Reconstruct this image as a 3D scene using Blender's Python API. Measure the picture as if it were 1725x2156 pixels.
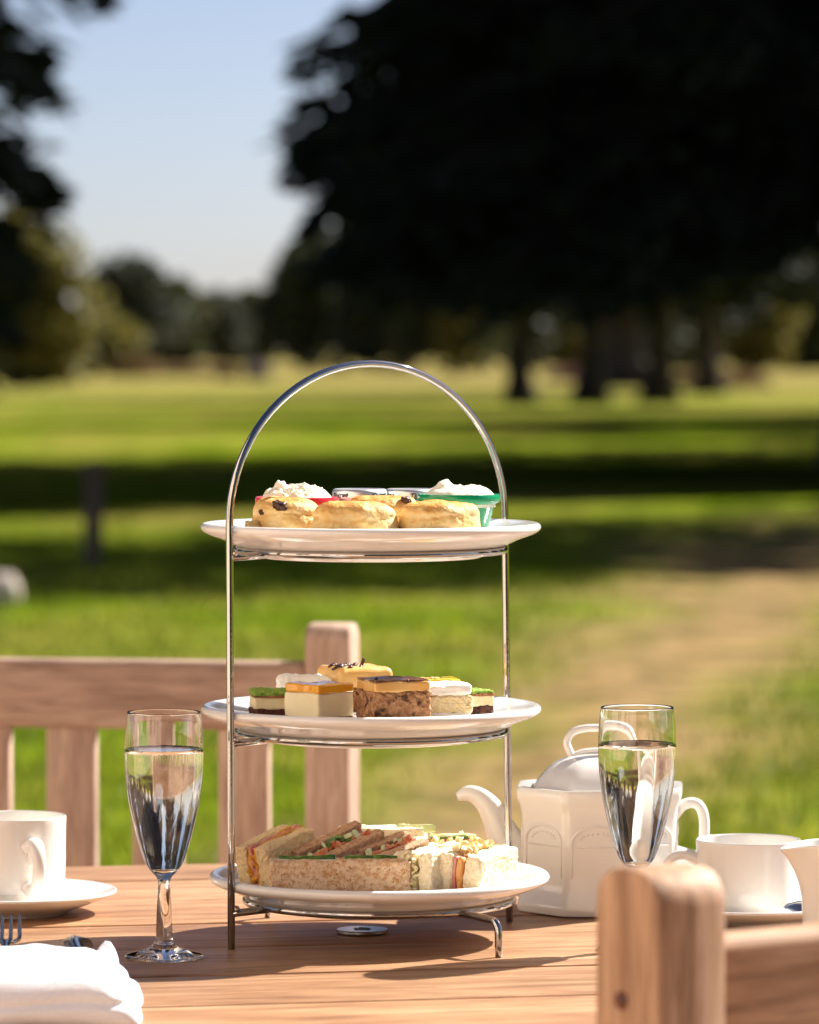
import bpy, bmesh, math, random
import numpy as np
from mathutils import Vector, Matrix, Euler, noise as mnoise

for o in list(bpy.data.objects): bpy.data.objects.remove(o, do_unlink=True)
S = bpy.context.scene
COL = S.collection
R = math.radians

# ------------------------------------------------------------------ camera
CAM_Z = 1.18
PITCH = R(1.995)
FPX = 9703.0                      # focal length in units of a 1725-wide frame
cam = bpy.data.cameras.new('camera'); camo = bpy.data.objects.new('camera', cam); COL.objects.link(camo)
camo.location = (0, 0, CAM_Z); camo.rotation_euler = (R(90) - PITCH, 0, 0)
cam.sensor_fit = 'HORIZONTAL'; cam.sensor_width = 24; cam.lens = 135
cam.clip_start = .05; cam.clip_end = 6000
cam.dof.use_dof = True; cam.dof.focus_distance = 3.39; cam.dof.aperture_fstop = 7.4
S.camera = camo
# ------------------------------------------------------------------ sky, sun, exposure
SUN = Vector((.967, .74, 1.0)).normalized()
world = bpy.data.worlds.new('World'); S.world = world; world.use_nodes = True
wn = world.node_tree.nodes; wl = world.node_tree.links
sky = wn.new('ShaderNodeTexSky'); sky.sky_type = 'NISHITA'; sky.sun_disc = False
sky.sun_elevation = math.asin(SUN.z); sky.sun_rotation = math.atan2(SUN.x, SUN.y)
sky.air_density = .55; sky.dust_density = .75; sky.ozone_density = 2.0
bg = wn['Background']; bg.inputs[1].default_value = .05
tint = wn.new('ShaderNodeMix'); tint.data_type = 'RGBA'; tint.blend_type = 'MULTIPLY'; tint.inputs['Factor'].default_value = 1
tint.inputs['B'].default_value = (1.02, .92, .90, 1)          # camera white balance, the same over the whole sky
wl.new(sky.outputs[0], tint.inputs['A']); wl.new(tint.outputs['Result'], bg.inputs[0])
sun = bpy.data.lights.new('sun', 'SUN'); suno = bpy.data.objects.new('sun', sun); COL.objects.link(suno)
sun.energy = 4.8; sun.angle = R(.53); sun.color = (1, .955, .885)
suno.rotation_euler = SUN.to_track_quat('Z', 'Y').to_euler(); suno.location = (8, 6, 12)
S.view_settings.view_transform = 'Standard'; S.view_settings.look = 'None'
S.view_settings.exposure = 1.45; S.view_settings.gamma = 1
S.view_settings.use_curve_mapping = False
S.cycles.use_denoising = True
S.cycles.max_bounces = 14; S.cycles.transmission_bounces = 12; S.cycles.glossy_bounces = 6
S.cycles.diffuse_bounces = 4; S.cycles.transparent_max_bounces = 12
S.cycles.sample_clamp_indirect = 8
S.cycles.blur_glossy = .3

def at(px, py, Y):
    """world point at depth Y along the camera's sight line (1725 x 2156 frame)"""
    u = (px - 862.5) / FPX; v = (1078 - py) / FPX
    dy = math.cos(PITCH) + v * math.sin(PITCH); dz = v * math.cos(PITCH) - math.sin(PITCH)
    t = Y / dy
    return Vector((u * t, Y, CAM_Z + dz * t))
def atx(px, Y): return at(px, 1500, Y).x

# ------------------------------------------------------------------ materials
def newmat(name):
    m = bpy.data.materials.new(name); m.use_nodes = True
    return m, m.node_tree.nodes, m.node_tree.links, m.node_tree.nodes['Principled BSDF']
def setp(b, **k):
    for n, v in k.items(): b.inputs[n.replace('_', ' ')].default_value = v
def rgba(c): return (c[0], c[1], c[2], 1)
def pmat(name, base, rough=.5, c2=None, scale=20, lo=.4, hi=.6, detail=4, stretch=(1, 1, 1), c3=None, s3=60, lo3=.6, hi3=.7,
         bump=0, bscale=80, metal=0, spec=.5, sss=0, sssr=(.004, .002, .001), coat=0, trans=0, ior=1.45, sheen=0, bdist=.002):
    m, n, l, b = newmat(name)
    setp(b, Base_Color=rgba(base), Roughness=rough, Metallic=metal, Specular_IOR_Level=spec, Coat_Weight=coat, IOR=ior,
         Transmission_Weight=trans, Sheen_Weight=sheen)
    if sss:
        setp(b, Subsurface_Weight=sss, Subsurface_Radius=sssr, Subsurface_Scale=1.0)
    tc = n.new('ShaderNodeTexCoord'); mp = n.new('ShaderNodeMapping'); mp.inputs['Scale'].default_value = stretch
    oi = n.new('ShaderNodeObjectInfo'); mul = n.new('ShaderNodeMath'); mul.operation = 'MULTIPLY'; mul.inputs[1].default_value = 37.0
    l.new(oi.outputs['Random'], mul.inputs[0])
    add = n.new('ShaderNodeVectorMath'); add.operation = 'ADD'
    l.new(tc.outputs['Object'], mp.inputs['Vector']); l.new(mp.outputs[0], add.inputs[0]); l.new(mul.outputs[0], add.inputs[1])
    col = None
    if c2 is not None:
        t = n.new('ShaderNodeTexNoise'); t.inputs['Scale'].default_value = scale; t.inputs['Detail'].default_value = detail
        l.new(add.outputs[0], t.inputs['Vector'])
        r = n.new('ShaderNodeValToRGB'); r.color_ramp.elements[0].position = lo; r.color_ramp.elements[1].position = hi
        r.color_ramp.elements[0].color = rgba(base); r.color_ramp.elements[1].color = rgba(c2)
        l.new(t.outputs['Fac'], r.inputs['Fac']); col = r.outputs['Color']
    if c3 is not None:
        t = n.new('ShaderNodeTexNoise'); t.inputs['Scale'].default_value = s3; t.inputs['Detail'].default_value = 3
        l.new(add.outputs[0], t.inputs['Vector'])
        r = n.new('ShaderNodeValToRGB'); r.color_ramp.elements[0].position = lo3; r.color_ramp.elements[1].position = hi3
        r.color_ramp.elements[0].color = (0, 0, 0, 1); r.color_ramp.elements[1].color = (1, 1, 1, 1)
        l.new(t.outputs['Fac'], r.inputs['Fac'])
        mx = n.new('ShaderNodeMix'); mx.data_type = 'RGBA'
        l.new(r.outputs['Color'], mx.inputs['Factor'])
        if col: l.new(col, mx.inputs['A'])
        else: mx.inputs['A'].default_value = rgba(base)
        mx.inputs['B'].default_value = rgba(c3); col = mx.outputs['Result']
    if col: l.new(col, b.inputs['Base Color'])
    if bump:
        t = n.new('ShaderNodeTexNoise'); t.inputs['Scale'].default_value = bscale; t.inputs['Detail'].default_value = 5
        l.new(add.outputs[0], t.inputs['Vector'])
        bp = n.new('ShaderNodeBump'); bp.inputs['Strength'].default_value = bump; bp.inputs['Distance'].default_value = bdist
        l.new(t.outputs['Fac'], bp.inputs['Height']); l.new(bp.outputs[0], b.inputs['Normal'])
    return m

def wood_mat(name, dark, mid, light, rough=.55, grain=1.0, varr=.25, spec=.4):
    m, n, l, b = newmat(name)
    setp(b, Roughness=rough, Specular_IOR_Level=spec)
    tc = n.new('ShaderNodeTexCoord'); oi = n.new('ShaderNodeObjectInfo')
    mul = n.new('ShaderNodeMath'); mul.operation = 'MULTIPLY'; mul.inputs[1].default_value = 53.0
    l.new(oi.outputs['Random'], mul.inputs[0])
    add = n.new('ShaderNodeVectorMath'); add.operation = 'ADD'
    l.new(tc.outputs['Object'], add.inputs[0]); l.new(mul.outputs[0], add.inputs[1])
    def nz(sx, sy, sz, scale, detail, dist=0.):
        mp = n.new('ShaderNodeMapping'); mp.inputs['Scale'].default_value = (sx, sy, sz); l.new(add.outputs[0], mp.inputs['Vector'])
        t = n.new('ShaderNodeTexNoise'); t.inputs['Scale'].default_value = scale; t.inputs['Detail'].default_value = detail
        t.inputs['Distortion'].default_value = dist
        l.new(mp.outputs[0], t.inputs['Vector']); return t.outputs['Fac']
    fine = nz(9, 130, 130, grain, 6, .8); broad = nz(3.2, 19, 19, grain, 5, 2.2); pores = nz(22, 420, 420, grain, 2)
    r = n.new('ShaderNodeValToRGB'); e = r.color_ramp.elements
    e[0].position = .36; e[0].color = rgba(dark); e[1].position = .66; e[1].color = rgba(light)
    x = e.new(.5); x.color = rgba(mid)
    mixf = n.new('ShaderNodeMix'); mixf.data_type = 'FLOAT'; mixf.inputs['Factor'].default_value = .45
    l.new(broad, mixf.inputs['A']); l.new(fine, mixf.inputs['B']); l.new(mixf.outputs['Result'], r.inputs['Fac'])
    pr = n.new('ShaderNodeValToRGB'); pr.color_ramp.elements[0].position = .34; pr.color_ramp.elements[0].color = (.55, .5, .48, 1)
    pr.color_ramp.elements[1].position = .46; pr.color_ramp.elements[1].color = (1, 1, 1, 1); l.new(pores, pr.inputs['Fac'])
    mm = n.new('ShaderNodeMix'); mm.data_type = 'RGBA'; mm.blend_type = 'MULTIPLY'; mm.inputs['Factor'].default_value = .8
    l.new(r.outputs['Color'], mm.inputs['A']); l.new(pr.outputs['Color'], mm.inputs['B'])
    hsv = n.new('ShaderNodeHueSaturation'); mr = n.new('ShaderNodeMapRange'); mr.inputs['To Min'].default_value = 1 - varr; mr.inputs['To Max'].default_value = 1 + varr
    l.new(oi.outputs['Random'], mr.inputs['Value']); l.new(mr.outputs[0], hsv.inputs['Value']); l.new(mm.outputs['Result'], hsv.inputs['Color'])
    l.new(hsv.outputs[0], b.inputs['Base Color'])
    bp = n.new('ShaderNodeBump'); bp.inputs['Strength'].default_value = .35; bp.inputs['Distance'].default_value = .0012
    l.new(fine, bp.inputs['Height']); l.new(bp.outputs[0], b.inputs['Normal'])
    return m

M = {}
M['table'] = wood_mat('teak_table', (.24, .115, .052), (.37, .192, .093), (.50, .295, .160), .45, varr=.12)
M['bench'] = wood_mat('teak_bench', (.33, .205, .145), (.47, .315, .225), (.60, .435, .33), .65, varr=.08)
M['chair'] = wood_mat('teak_chair', (.27, .145, .08), (.42, .245, .14), (.58, .37, .24), .65, varr=.05)
M['plug'] = pmat('wood_plug', (.16, .05, .025), .6, c2=(.09, .03, .02), scale=200)
M['china'] = pmat('white_china', (.82, .79, .74), .12, spec=.5, coat=.3)
M['chrome'] = pmat('chrome', (.42, .41, .40), .03, metal=1, bump=.02, bscale=300)
M['solder'] = pmat('brazed_joint', (.55, .47, .40), .22, metal=1, bump=.3, bscale=400)
M['steel'] = pmat('brushed_steel', (.46, .45, .45), .2, metal=1)
M['lid_steel'] = pmat('tin_lid', (.82, .80, .77), .42, metal=1)
M['ink'] = pmat('black_ink', (.012, .011, .010), .5)
M['jam'] = pmat('dark_jam', (.10, .008, .008), .12, coat=.6)
M['glass'] = pmat('clear_glass', (1, 1, 1), 0, trans=1, ior=1.5)
M['wine'] = pmat('sparkling_wine', (1, .985, .91), 0, trans=1, ior=1.34)
M['bubble'] = pmat('bubble', (1, 1, 1), 0, trans=1, ior=1.0)
M['red'] = pmat('red_plastic', (.62, .02, .035), .22, coat=.3, sss=.1)
M['green'] = pmat('green_plastic', (.0, .24, .095), .22, coat=.3)
M['cream'] = pmat('clotted_cream', (.90, .85, .68), .5, c2=(.90, .78, .47), scale=70, lo=.52, hi=.75, bump=.35, bscale=420, sss=.25, sssr=(.004, .003, .0015))
M['butter'] = pmat('whipped_butter', (.91, .86, .70), .4, c2=(.90, .79, .48), scale=55, lo=.55, hi=.8, bump=.12, bscale=200, sss=.25, sssr=(.004, .003, .0015))
M['scone'] = None
M['raisin'] = pmat('raisin', (.030, .010, .006), .35, c2=(.09, .03, .012), scale=300, bump=.6, bscale=500)
M['crumb'] = pmat('scone_crumb', (.72, .47, .17), .8, c2=(.80, .60, .28), scale=260, bump=.6, bscale=500)
M['white_bread'] = pmat('white_bread', (.90, .80, .57), .85, c2=(.80, .63, .36), scale=420, lo=.48, hi=.72, detail=6, bump=.6, bscale=700, bdist=.0015, sss=.1)
M['toast_bread'] = pmat('soft_bread', (.86, .67, .38), .85, c2=(.74, .51, .25), scale=420, lo=.46, hi=.7, detail=6, bump=1.0, bscale=700, bdist=.002, sss=.1)
M['brown_bread'] = pmat('brown_bread', (.84, .61, .39), .85, c2=(.60, .29, .11), scale=250, lo=.44, hi=.68, detail=10, c3=(.40, .15, .045), s3=520, lo3=.60, hi3=.68, bump=1.0, bscale=650, bdist=.002)
M['rye_bread'] = pmat('malted_bread', (.60, .38, .235), .85, c2=(.45, .25, .14), scale=380, lo=.42, hi=.62, detail=6, bump=1.0, bscale=700, bdist=.002)
M['ham'] = pmat('ham', (.55, .19, .16), .35, c2=(.70, .34, .28), scale=140, lo=.4, hi=.65, bump=.3, bscale=200, sss=.1)
M['mustard'] = pmat('mustard', (.75, .36, .015), .35, c2=(.60, .24, .01), scale=160, bump=.5, bscale=300)
M['cucumber'] = pmat('cucumber_flesh', (.52, .60, .28), .25, c2=(.62, .66, .42), scale=120, sss=.1)
M['peel'] = pmat('cucumber_peel', (.05, .13, .02), .35, c2=(.12, .24, .03), scale=200)
M['tomato'] = pmat('tomato', (.46, .10, .045), .25, c2=(.58, .24, .12), scale=160)
M['salmon'] = pmat('orange_filling', (.72, .26, .06), .3, c2=(.72, .38, .12), scale=120)
M['cheese'] = pmat('grated_cheese', (.80, .64, .30), .45, c2=(.82, .72, .44), scale=150, sss=.1)
M['mayo'] = pmat('white_dressing', (.82, .80, .72), .3, bump=.3, bscale=200)
M['sponge'] = pmat('vanilla_sponge', (.80, .60, .29), .8, c2=(.85, .71, .44), scale=260, lo=.4, hi=.65, bump=1, bscale=700, c3=(.80, .70, .50), s3=420, lo3=.6, hi3=.68)
M['frosting'] = pmat('white_frosting', (.88, .85, .78), .5, c2=(.86, .81, .70), scale=90, bump=.3, bscale=260, sss=.1)
M['cheesecake'] = pmat('cheesecake', (.90, .80, .52), .5, c2=(.86, .74, .45), scale=60, stretch=(1, 1, .25), bump=.25, bscale=160, sss=.15)
M['mango'] = pmat('mango_jelly', (.80, .33, .012), .08, c2=(.82, .40, .02), scale=60, coat=.5, sss=.2)
M['caramel_glaze'] = pmat('brown_glaze', (.20, .07, .015), .08, coat=.6, c2=(.35, .14, .02), scale=60)
M['brownie'] = pmat('chocolate_base', (.055, .018, .010), .8, c2=(.13, .045, .025), scale=260, bump=1, bscale=500)
M['biscuit'] = pmat('biscuit_base', (.28, .10, .035), .85, c2=(.40, .18, .07), scale=260, bump=1, bscale=600)
M['date'] = pmat('date_sponge', (.50, .27, .125), .75, c2=(.33, .15, .06), scale=300, lo=.4, hi=.6, detail=5, c3=(.07, .028, .014), s3=210, lo3=.50, hi3=.66, bump=1, bscale=420, bdist=.003)
M['fudge'] = pmat('fudge_icing', (.72, .45, .16), .3, c2=(.68, .38, .11), scale=60, coat=.2, sss=.1)
M['choc'] = pmat('chocolate', (.035, .012, .007), .3, c2=(.07, .02, .012), scale=120)
M['choc_glaze'] = pmat('chocolate_glaze', (.09, .03, .014), .3, coat=.1, c2=(.30, .13, .04), scale=70, lo=.5, hi=.62)
M['matcha'] = pmat('matcha_powder', (.22, .36, .045), .95, c2=(.32, .46, .08), scale=400, bump=1, bscale=700)
M['custard'] = pmat('custard', (.86, .74, .46), .45, c2=(.80, .63, .33), scale=90, sss=.1)
M['lemon'] = pmat('lemon_jelly', (.78, .55, .05), .12, coat=.4, sss=.2)
M['linen'] = pmat('white_linen', (.86, .86, .88), .9, c2=(.83, .83, .86), scale=300, bump=.25, bscale=900, sheen=.2)
M['bark'] = pmat('bark', (.045, .032, .024), .9, c2=(.09, .065, .05), scale=3, stretch=(4, 4, .6), bump=.8, bscale=8, bdist=.03)
M['postwood'] = pmat('weathered_post', (.15, .10, .075), .9, c2=(.09, .06, .045), scale=8, stretch=(3, 3, .5))
M['stone'] = pmat('pale_stone', (.66, .55, .46), .85, c2=(.54, .43, .35), scale=9)

def leaf_mat(name, c1, c2, rough=.6, tr=.25):
    m, n, l, b = newmat(name)
    g = n.new('ShaderNodeNewGeometry'); r = n.new('ShaderNodeValToRGB')
    r.color_ramp.elements[0].color = rgba(c1); r.color_ramp.elements[1].color = rgba(c2)
    l.new(g.outputs['Random Per Island'], r.inputs['Fac']); l.new(r.outputs[0], b.inputs['Base Color'])
    setp(b, Roughness=rough, Specular_IOR_Level=.25)
    if tr:
        t = n.new('ShaderNodeBsdfTranslucent'); l.new(r.outputs[0], t.inputs['Color'])
        mx = n.new('ShaderNodeMixShader'); mx.inputs[0].default_value = tr
        l.new(b.outputs[0], mx.inputs[1]); l.new(t.outputs[0], mx.inputs[2]); l.new(mx.outputs[0], n['Material Output'].inputs[0])
    return m
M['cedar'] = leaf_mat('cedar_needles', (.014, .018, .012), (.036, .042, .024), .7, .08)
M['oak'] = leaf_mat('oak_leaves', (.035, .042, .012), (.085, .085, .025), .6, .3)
M['olive'] = leaf_mat('olive_leaves', (.11, .10, .018), (.22, .19, .045), .6, .4)
M['bluegreen'] = leaf_mat('far_leaves', (.035, .042, .025), (.075, .08, .045), .6, .25)
M['heather'] = leaf_mat('heather_sprigs', (.22, .115, .08), (.30, .16, .12), .8, .1)
M['lilac'] = leaf_mat('lilac_sprigs', (.26, .21, .21), (.34, .28, .29), .8, .1)
M['drygrass'] = leaf_mat('dry_grass', (.24, .155, .07), (.33, .22, .11), .8, .1)
M['blade'] = leaf_mat('grass_blades', (.09, .14, .006), (.19, .21, .015), .6, .35)

def scone_mat():
    m, n, l, b = newmat('scone_crust'); setp(b, Roughness=.55, Specular_IOR_Level=.3)
    tc = n.new('ShaderNodeTexCoord'); g = n.new('ShaderNodeNewGeometry'); sx = n.new('ShaderNodeSeparateXYZ'); l.new(g.outputs['Normal'], sx.inputs[0])
    t = n.new('ShaderNodeTexNoise'); t.inputs['Scale'].default_value = 85; t.inputs['Detail'].default_value = 9; t.inputs['Roughness'].default_value = .62; l.new(tc.outputs['Object'], t.inputs['Vector'])
    ad = n.new('ShaderNodeMath'); ad.operation = 'MULTIPLY_ADD'; ad.inputs[1].default_value = .30; l.new(sx.outputs['Z'], ad.inputs[0])
    nn = n.new('ShaderNodeMath'); nn.operation = 'MULTIPLY_ADD'; nn.inputs[1].default_value = .75; nn.inputs[2].default_value = .09; l.new(t.outputs['Fac'], nn.inputs[0]); l.new(nn.outputs[0], ad.inputs[2])
    r = n.new('ShaderNodeValToRGB'); e = r.color_ramp.elements
    e[0].position = .36; e[0].color = (.86, .66, .33, 1); e[1].position = .80; e[1].color = (.64, .28, .055, 1); x = e.new(.58); x.color = (.80, .52, .18, 1)
    l.new(ad.outputs[0], r.inputs['Fac']); l.new(r.outputs[0], b.inputs['Base Color'])
    t2 = n.new('ShaderNodeTexNoise'); t2.inputs['Scale'].default_value = 240; t2.inputs['Detail'].default_value = 9; l.new(tc.outputs['Object'], t2.inputs['Vector'])
    bp = n.new('ShaderNodeBump'); bp.inputs['Strength'].default_value = .9; bp.inputs['Distance'].default_value = .002
    l.new(t2.outputs['Fac'], bp.inputs['Height']); l.new(bp.outputs[0], b.inputs['Normal'])
    return m
M['scone'] = scone_mat()

def ground_mat():
    m, n, l, b = newmat('lawn'); setp(b, Roughness=.95, Specular_IOR_Level=.0)
    tc = n.new('ShaderNodeTexCoord')
    def nz(scale, detail, st=(1, 1, 1), dist=0):
        mp = n.new('ShaderNodeMapping'); mp.inputs['Scale'].default_value = st; l.new(tc.outputs['Object'], mp.inputs['Vector'])
        t = n.new('ShaderNodeTexNoise'); t.inputs['Scale'].default_value = scale; t.inputs['Detail'].default_value = detail; t.inputs['Distortion'].default_value = dist
        l.new(mp.outputs[0], t.inputs['Vector']); return t.outputs['Fac']
    def ramp(f, *st):
        r = n.new('ShaderNodeValToRGB'); e = r.color_ramp.elements
        e[0].position, e[0].color = st[0][0], rgba(st[0][1]); e[1].position, e[1].color = st[-1][0], rgba(st[-1][1])
        for p, c in st[1:-1]: x = e.new(p); x.color = rgba(c)
        l.new(f, r.inputs['Fac']); return r.outputs['Color']
    def mix(f, a, bb):
        mx = n.new('ShaderNodeMix'); mx.data_type = 'RGBA'
        l.new(f, mx.inputs['Factor'])
        for s, v in (('A', a), ('B', bb)):
            if isinstance(v, tuple): mx.inputs[s].default_value = rgba(v)
            else: l.new(v, mx.inputs[s])
        return mx.outputs['Result']
    grass = ramp(nz(1.1, 6, (1, .45, 1)), (.3, (.070, .116, .003)), (.5, (.122, .172, .008)), (.7, (.200, .200, .024)))
    dry = ramp(nz(.35, 5, (1, .6, 1)), (.46, (0, 0, 0)), (.64, (.75, .75, .75)))
    grass2 = mix(dry, grass, (.225, .175, .045))
    spk = ramp(nz(14, 4), (.35, (.55, .55, .55)), (.65, (1.25, 1.25, 1.25)))
    # worn earth path: distance to the line x = .123 y - 1.29
    sx = n.new('ShaderNodeSeparateXYZ'); l.new(tc.outputs['Object'], sx.inputs[0])
    def math_(op, a, bb=None, c=None):
        q = n.new('ShaderNodeMath'); q.operation = op
        for i, v in enumerate((a, bb, c)):
            if v is None: continue
            if isinstance(v, (int, float)): q.inputs[i].default_value = v
            else: l.new(v, q.inputs[i])
        return q.outputs[0]
    cen = math_('MULTIPLY_ADD', sx.outputs['Y'], .135, -1.36)
    dist = math_('ABSOLUTE', math_('SUBTRACT', sx.outputs['X'], cen))
    hw = math_('MULTIPLY_ADD', sx.outputs['Y'], .030, .10)
    ratio = math_('DIVIDE', dist, hw)
    wob = math_('MULTIPLY_ADD', nz(1.1, 6, (1, .5, 1)), 3.0, -1.5)
    rr = math_('ADD', ratio, wob)
    pm = n.new('ShaderNodeMapRange'); pm.inputs['From Min'].default_value = 1.5; pm.inputs['From Max'].default_value = .2; l.new(rr, pm.inputs['Value'])
    fade = n.new('ShaderNodeMapRange'); fade.inputs['From Min'].default_value = 36; fade.inputs['From Max'].default_value = 27; l.new(sx.outputs['Y'], fade.inputs['Value'])
    pmask = math_('MULTIPLY', math_('MULTIPLY', pm.outputs[0], fade.outputs[0]), .8)
    earth = ramp(nz(4, 5), (.3, (.21, .125, .065)), (.7, (.34, .21, .12)))
    farm = n.new('ShaderNodeMapRange'); farm.inputs['From Min'].default_value = 70; farm.inputs['From Max'].default_value = 190; farm.inputs['To Max'].default_value = .8; l.new(sx.outputs['Y'], farm.inputs['Value'])
    straw = math_('MULTIPLY', farm.outputs[0], ramp(nz(.05, 4, (1, 1, 1)), (.35, (.45, .45, .45)), (.6, (1, 1, 1))))
    grass3 = mix(straw, grass2, (.30, .215, .095))
    c = mix(pmask, grass3, earth)
    mm = n.new('ShaderNodeMix'); mm.data_type = 'RGBA'; mm.blend_type = 'MULTIPLY'; mm.inputs['Factor'].default_value = .6
    l.new(c, mm.inputs['A']); l.new(spk, mm.inputs['B'])
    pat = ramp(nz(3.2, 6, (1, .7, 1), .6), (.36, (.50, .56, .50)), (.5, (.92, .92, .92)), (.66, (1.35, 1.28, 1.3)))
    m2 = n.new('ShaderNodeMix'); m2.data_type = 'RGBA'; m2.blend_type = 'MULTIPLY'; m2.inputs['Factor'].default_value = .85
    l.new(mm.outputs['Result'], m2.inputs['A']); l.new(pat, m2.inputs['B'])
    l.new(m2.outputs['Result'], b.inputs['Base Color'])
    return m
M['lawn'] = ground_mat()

# ------------------------------------------------------------------ mesh helpers
class MB:
    def __init__(s): s.v = []; s.f = []
    def add(s, v, f, mat=None):
        k = len(s.v)
        s.v += [tuple(mat @ Vector(p)) for p in v] if mat is not None else [tuple(p) for p in v]
        s.f += [tuple(i + k for i in q) for q in f]; return s
    def build(s, name, m, parent=None, smooth=True, angle=None):
        me = bpy.data.meshes.new(name); me.from_pydata(s.v, [], s.f); me.validate(); me.update()
        return link(name, me, m, parent, smooth, angle)
def fixn(me):
    bm = bmesh.new(); bm.from_mesh(me); bmesh.ops.recalc_face_normals(bm, faces=bm.faces); bm.to_mesh(me); bm.free()
def link(name, me, m, parent=None, smooth=True, angle=None, fix=True):
    if fix: fixn(me)
    if smooth:
        me.polygons.foreach_set('use_smooth', [True] * len(me.polygons))
        if angle: me.set_sharp_from_angle(angle=R(angle))
    if m is not None: me.materials.append(M[m] if isinstance(m, str) else m)
    o = bpy.data.objects.new(name, me); COL.objects.link(o)
    if parent: o.parent = parent
    return o
def thing(name, label, cat, loc=(0, 0, 0), rot=(0, 0, 0), group=None):
    o = bpy.data.objects.new(name, None); COL.objects.link(o); o.empty_display_size = .02
    o.location = loc; o.rotation_euler = rot; tag(o, label, cat, group); return o
def tag(o, label=None, cat=None, group=None, kind=None):
    if label: o['label'] = label
    if cat: o['category'] = cat
    if group: o['group'] = group
    if kind: o['kind'] = kind
    return o
def lathe(prof, seg=64, closed=True):
    """profile (r,z) list swept round z; open ends at r=0 become poles"""
    v = []; f = []; rings = []
    for r, z in prof:
        if r < 1e-6: rings.append([len(v)]); v.append((0, 0, z))
        else:
            rings.append(list(range(len(v), len(v) + seg)))
            v += [(r * math.cos(2 * math.pi * i / seg), r * math.sin(2 * math.pi * i / seg), z) for i in range(seg)]
    pairs = list(zip(rings, rings[1:]))
    if closed and len(rings[0]) > 1 and len(rings[-1]) > 1: pairs.append((rings[-1], rings[0]))
    for a, b in pairs:
        for i in range(seg):
            j = (i + 1) % seg
            if len(a) == 1 and len(b) == 1: continue
            if len(a) == 1: f.append((a[0], b[j], b[i]))
            elif len(b) == 1: f.append((a[i], a[j], b[0]))
            else: f.append((a[i], a[j], b[j], b[i]))
    return v, f
def spline(pts, n=12):
    """Catmull-Rom through pts"""
    P = [Vector(p) for p in pts]; P = [2 * P[0] - P[1]] + P + [2 * P[-1] - P[-2]]; out = []
    for i in range(1, len(P) - 2):
        for k in range(n):
            t = k / n; a, b, c, d = P[i - 1], P[i], P[i + 1], P[i + 2]
            out.append(.5 * ((2 * b) + (c - a) * t + (2 * a - 5 * b + 4 * c - d) * t * t + (3 * b - a - 3 * c + d) * t ** 3))
    out.append(P[-2]); return out
def sprof(pts, n=6):
    return [(max(p.x, 0), p.y) for p in spline([(a, b, 0) for a, b in pts], n)]
def tube(path, rad, seg=12, closed=False, flat=1.0, up=None):
    """swept tube; rad number or list; flat squashes the section along the path's binormal"""
    P = [Vector(p) for p in path]; n = len(P); v = []; f = []
    rs = rad if isinstance(rad, (list, tuple)) else [rad] * n
    nor = None
    for i in range(n):
        if closed: t = (P[(i + 1) % n] - P[i - 1]).normalized()
        else: t = (P[min(i + 1, n - 1)] - P[max(i - 1, 0)]).normalized()
        if up is not None: nor = (Vector(up) - t * t.dot(Vector(up))).normalized()
        elif nor is None:
            a = Vector((0, 0, 1)) if abs(t.z) < .9 else Vector((1, 0, 0)); nor = (a - t * t.dot(a)).normalized()
        else: nor = (nor - t * t.dot(nor)).normalized()
        bi = t.cross(nor)
        for k in range(seg):
            a = 2 * math.pi * k / seg
            v.append(P[i] + float(rs[i]) * (math.cos(a) * nor * flat + math.sin(a) * bi))
    for i in range(n if closed else n - 1):
        j = (i + 1) % n
        for k in range(seg):
            l_ = (k + 1) % seg; f.append((i * seg + k, i * seg + l_, j * seg + l_, j * seg + k))
    if not closed:
        for i, rev in ((0, True), (n - 1, False)):
            c = len(v); v.append(P[i]); b0 = i * seg
            for k in range(seg): f.append((c, b0 + (k + 1) % seg, b0 + k) if rev else (c, b0 + k, b0 + (k + 1) % seg))
    return v, f
def box(x0, x1, y0, y1, z0, z1):
    v = [(x, y, z) for z in (z0, z1) for y in (y0, y1) for x in (x0, x1)]
    return v, [(0, 2, 3, 1), (4, 5, 7, 6), (0, 1, 5, 4), (2, 6, 7, 3), (0, 4, 6, 2), (1, 3, 7, 5)]
def bevbox(name, dims, m, parent, loc=(0, 0, 0), rot=(0, 0, 0), bev=.003, seg=3):
    bm = bmesh.new(); bmesh.ops.create_cube(bm, size=1)
    for v in bm.verts: v.co = Vector((v.co.x * dims[0], v.co.y * dims[1], v.co.z * dims[2]))
    if bev: bmesh.ops.bevel(bm, geom=bm.edges[:], offset=bev, segments=seg, profile=.5, affect='EDGES')
    me = bpy.data.meshes.new(name); bm.to_mesh(me); bm.free()
    o = link(name, me, m, parent, True, 35); o.location = loc; o.rotation_euler = rot; return o
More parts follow.
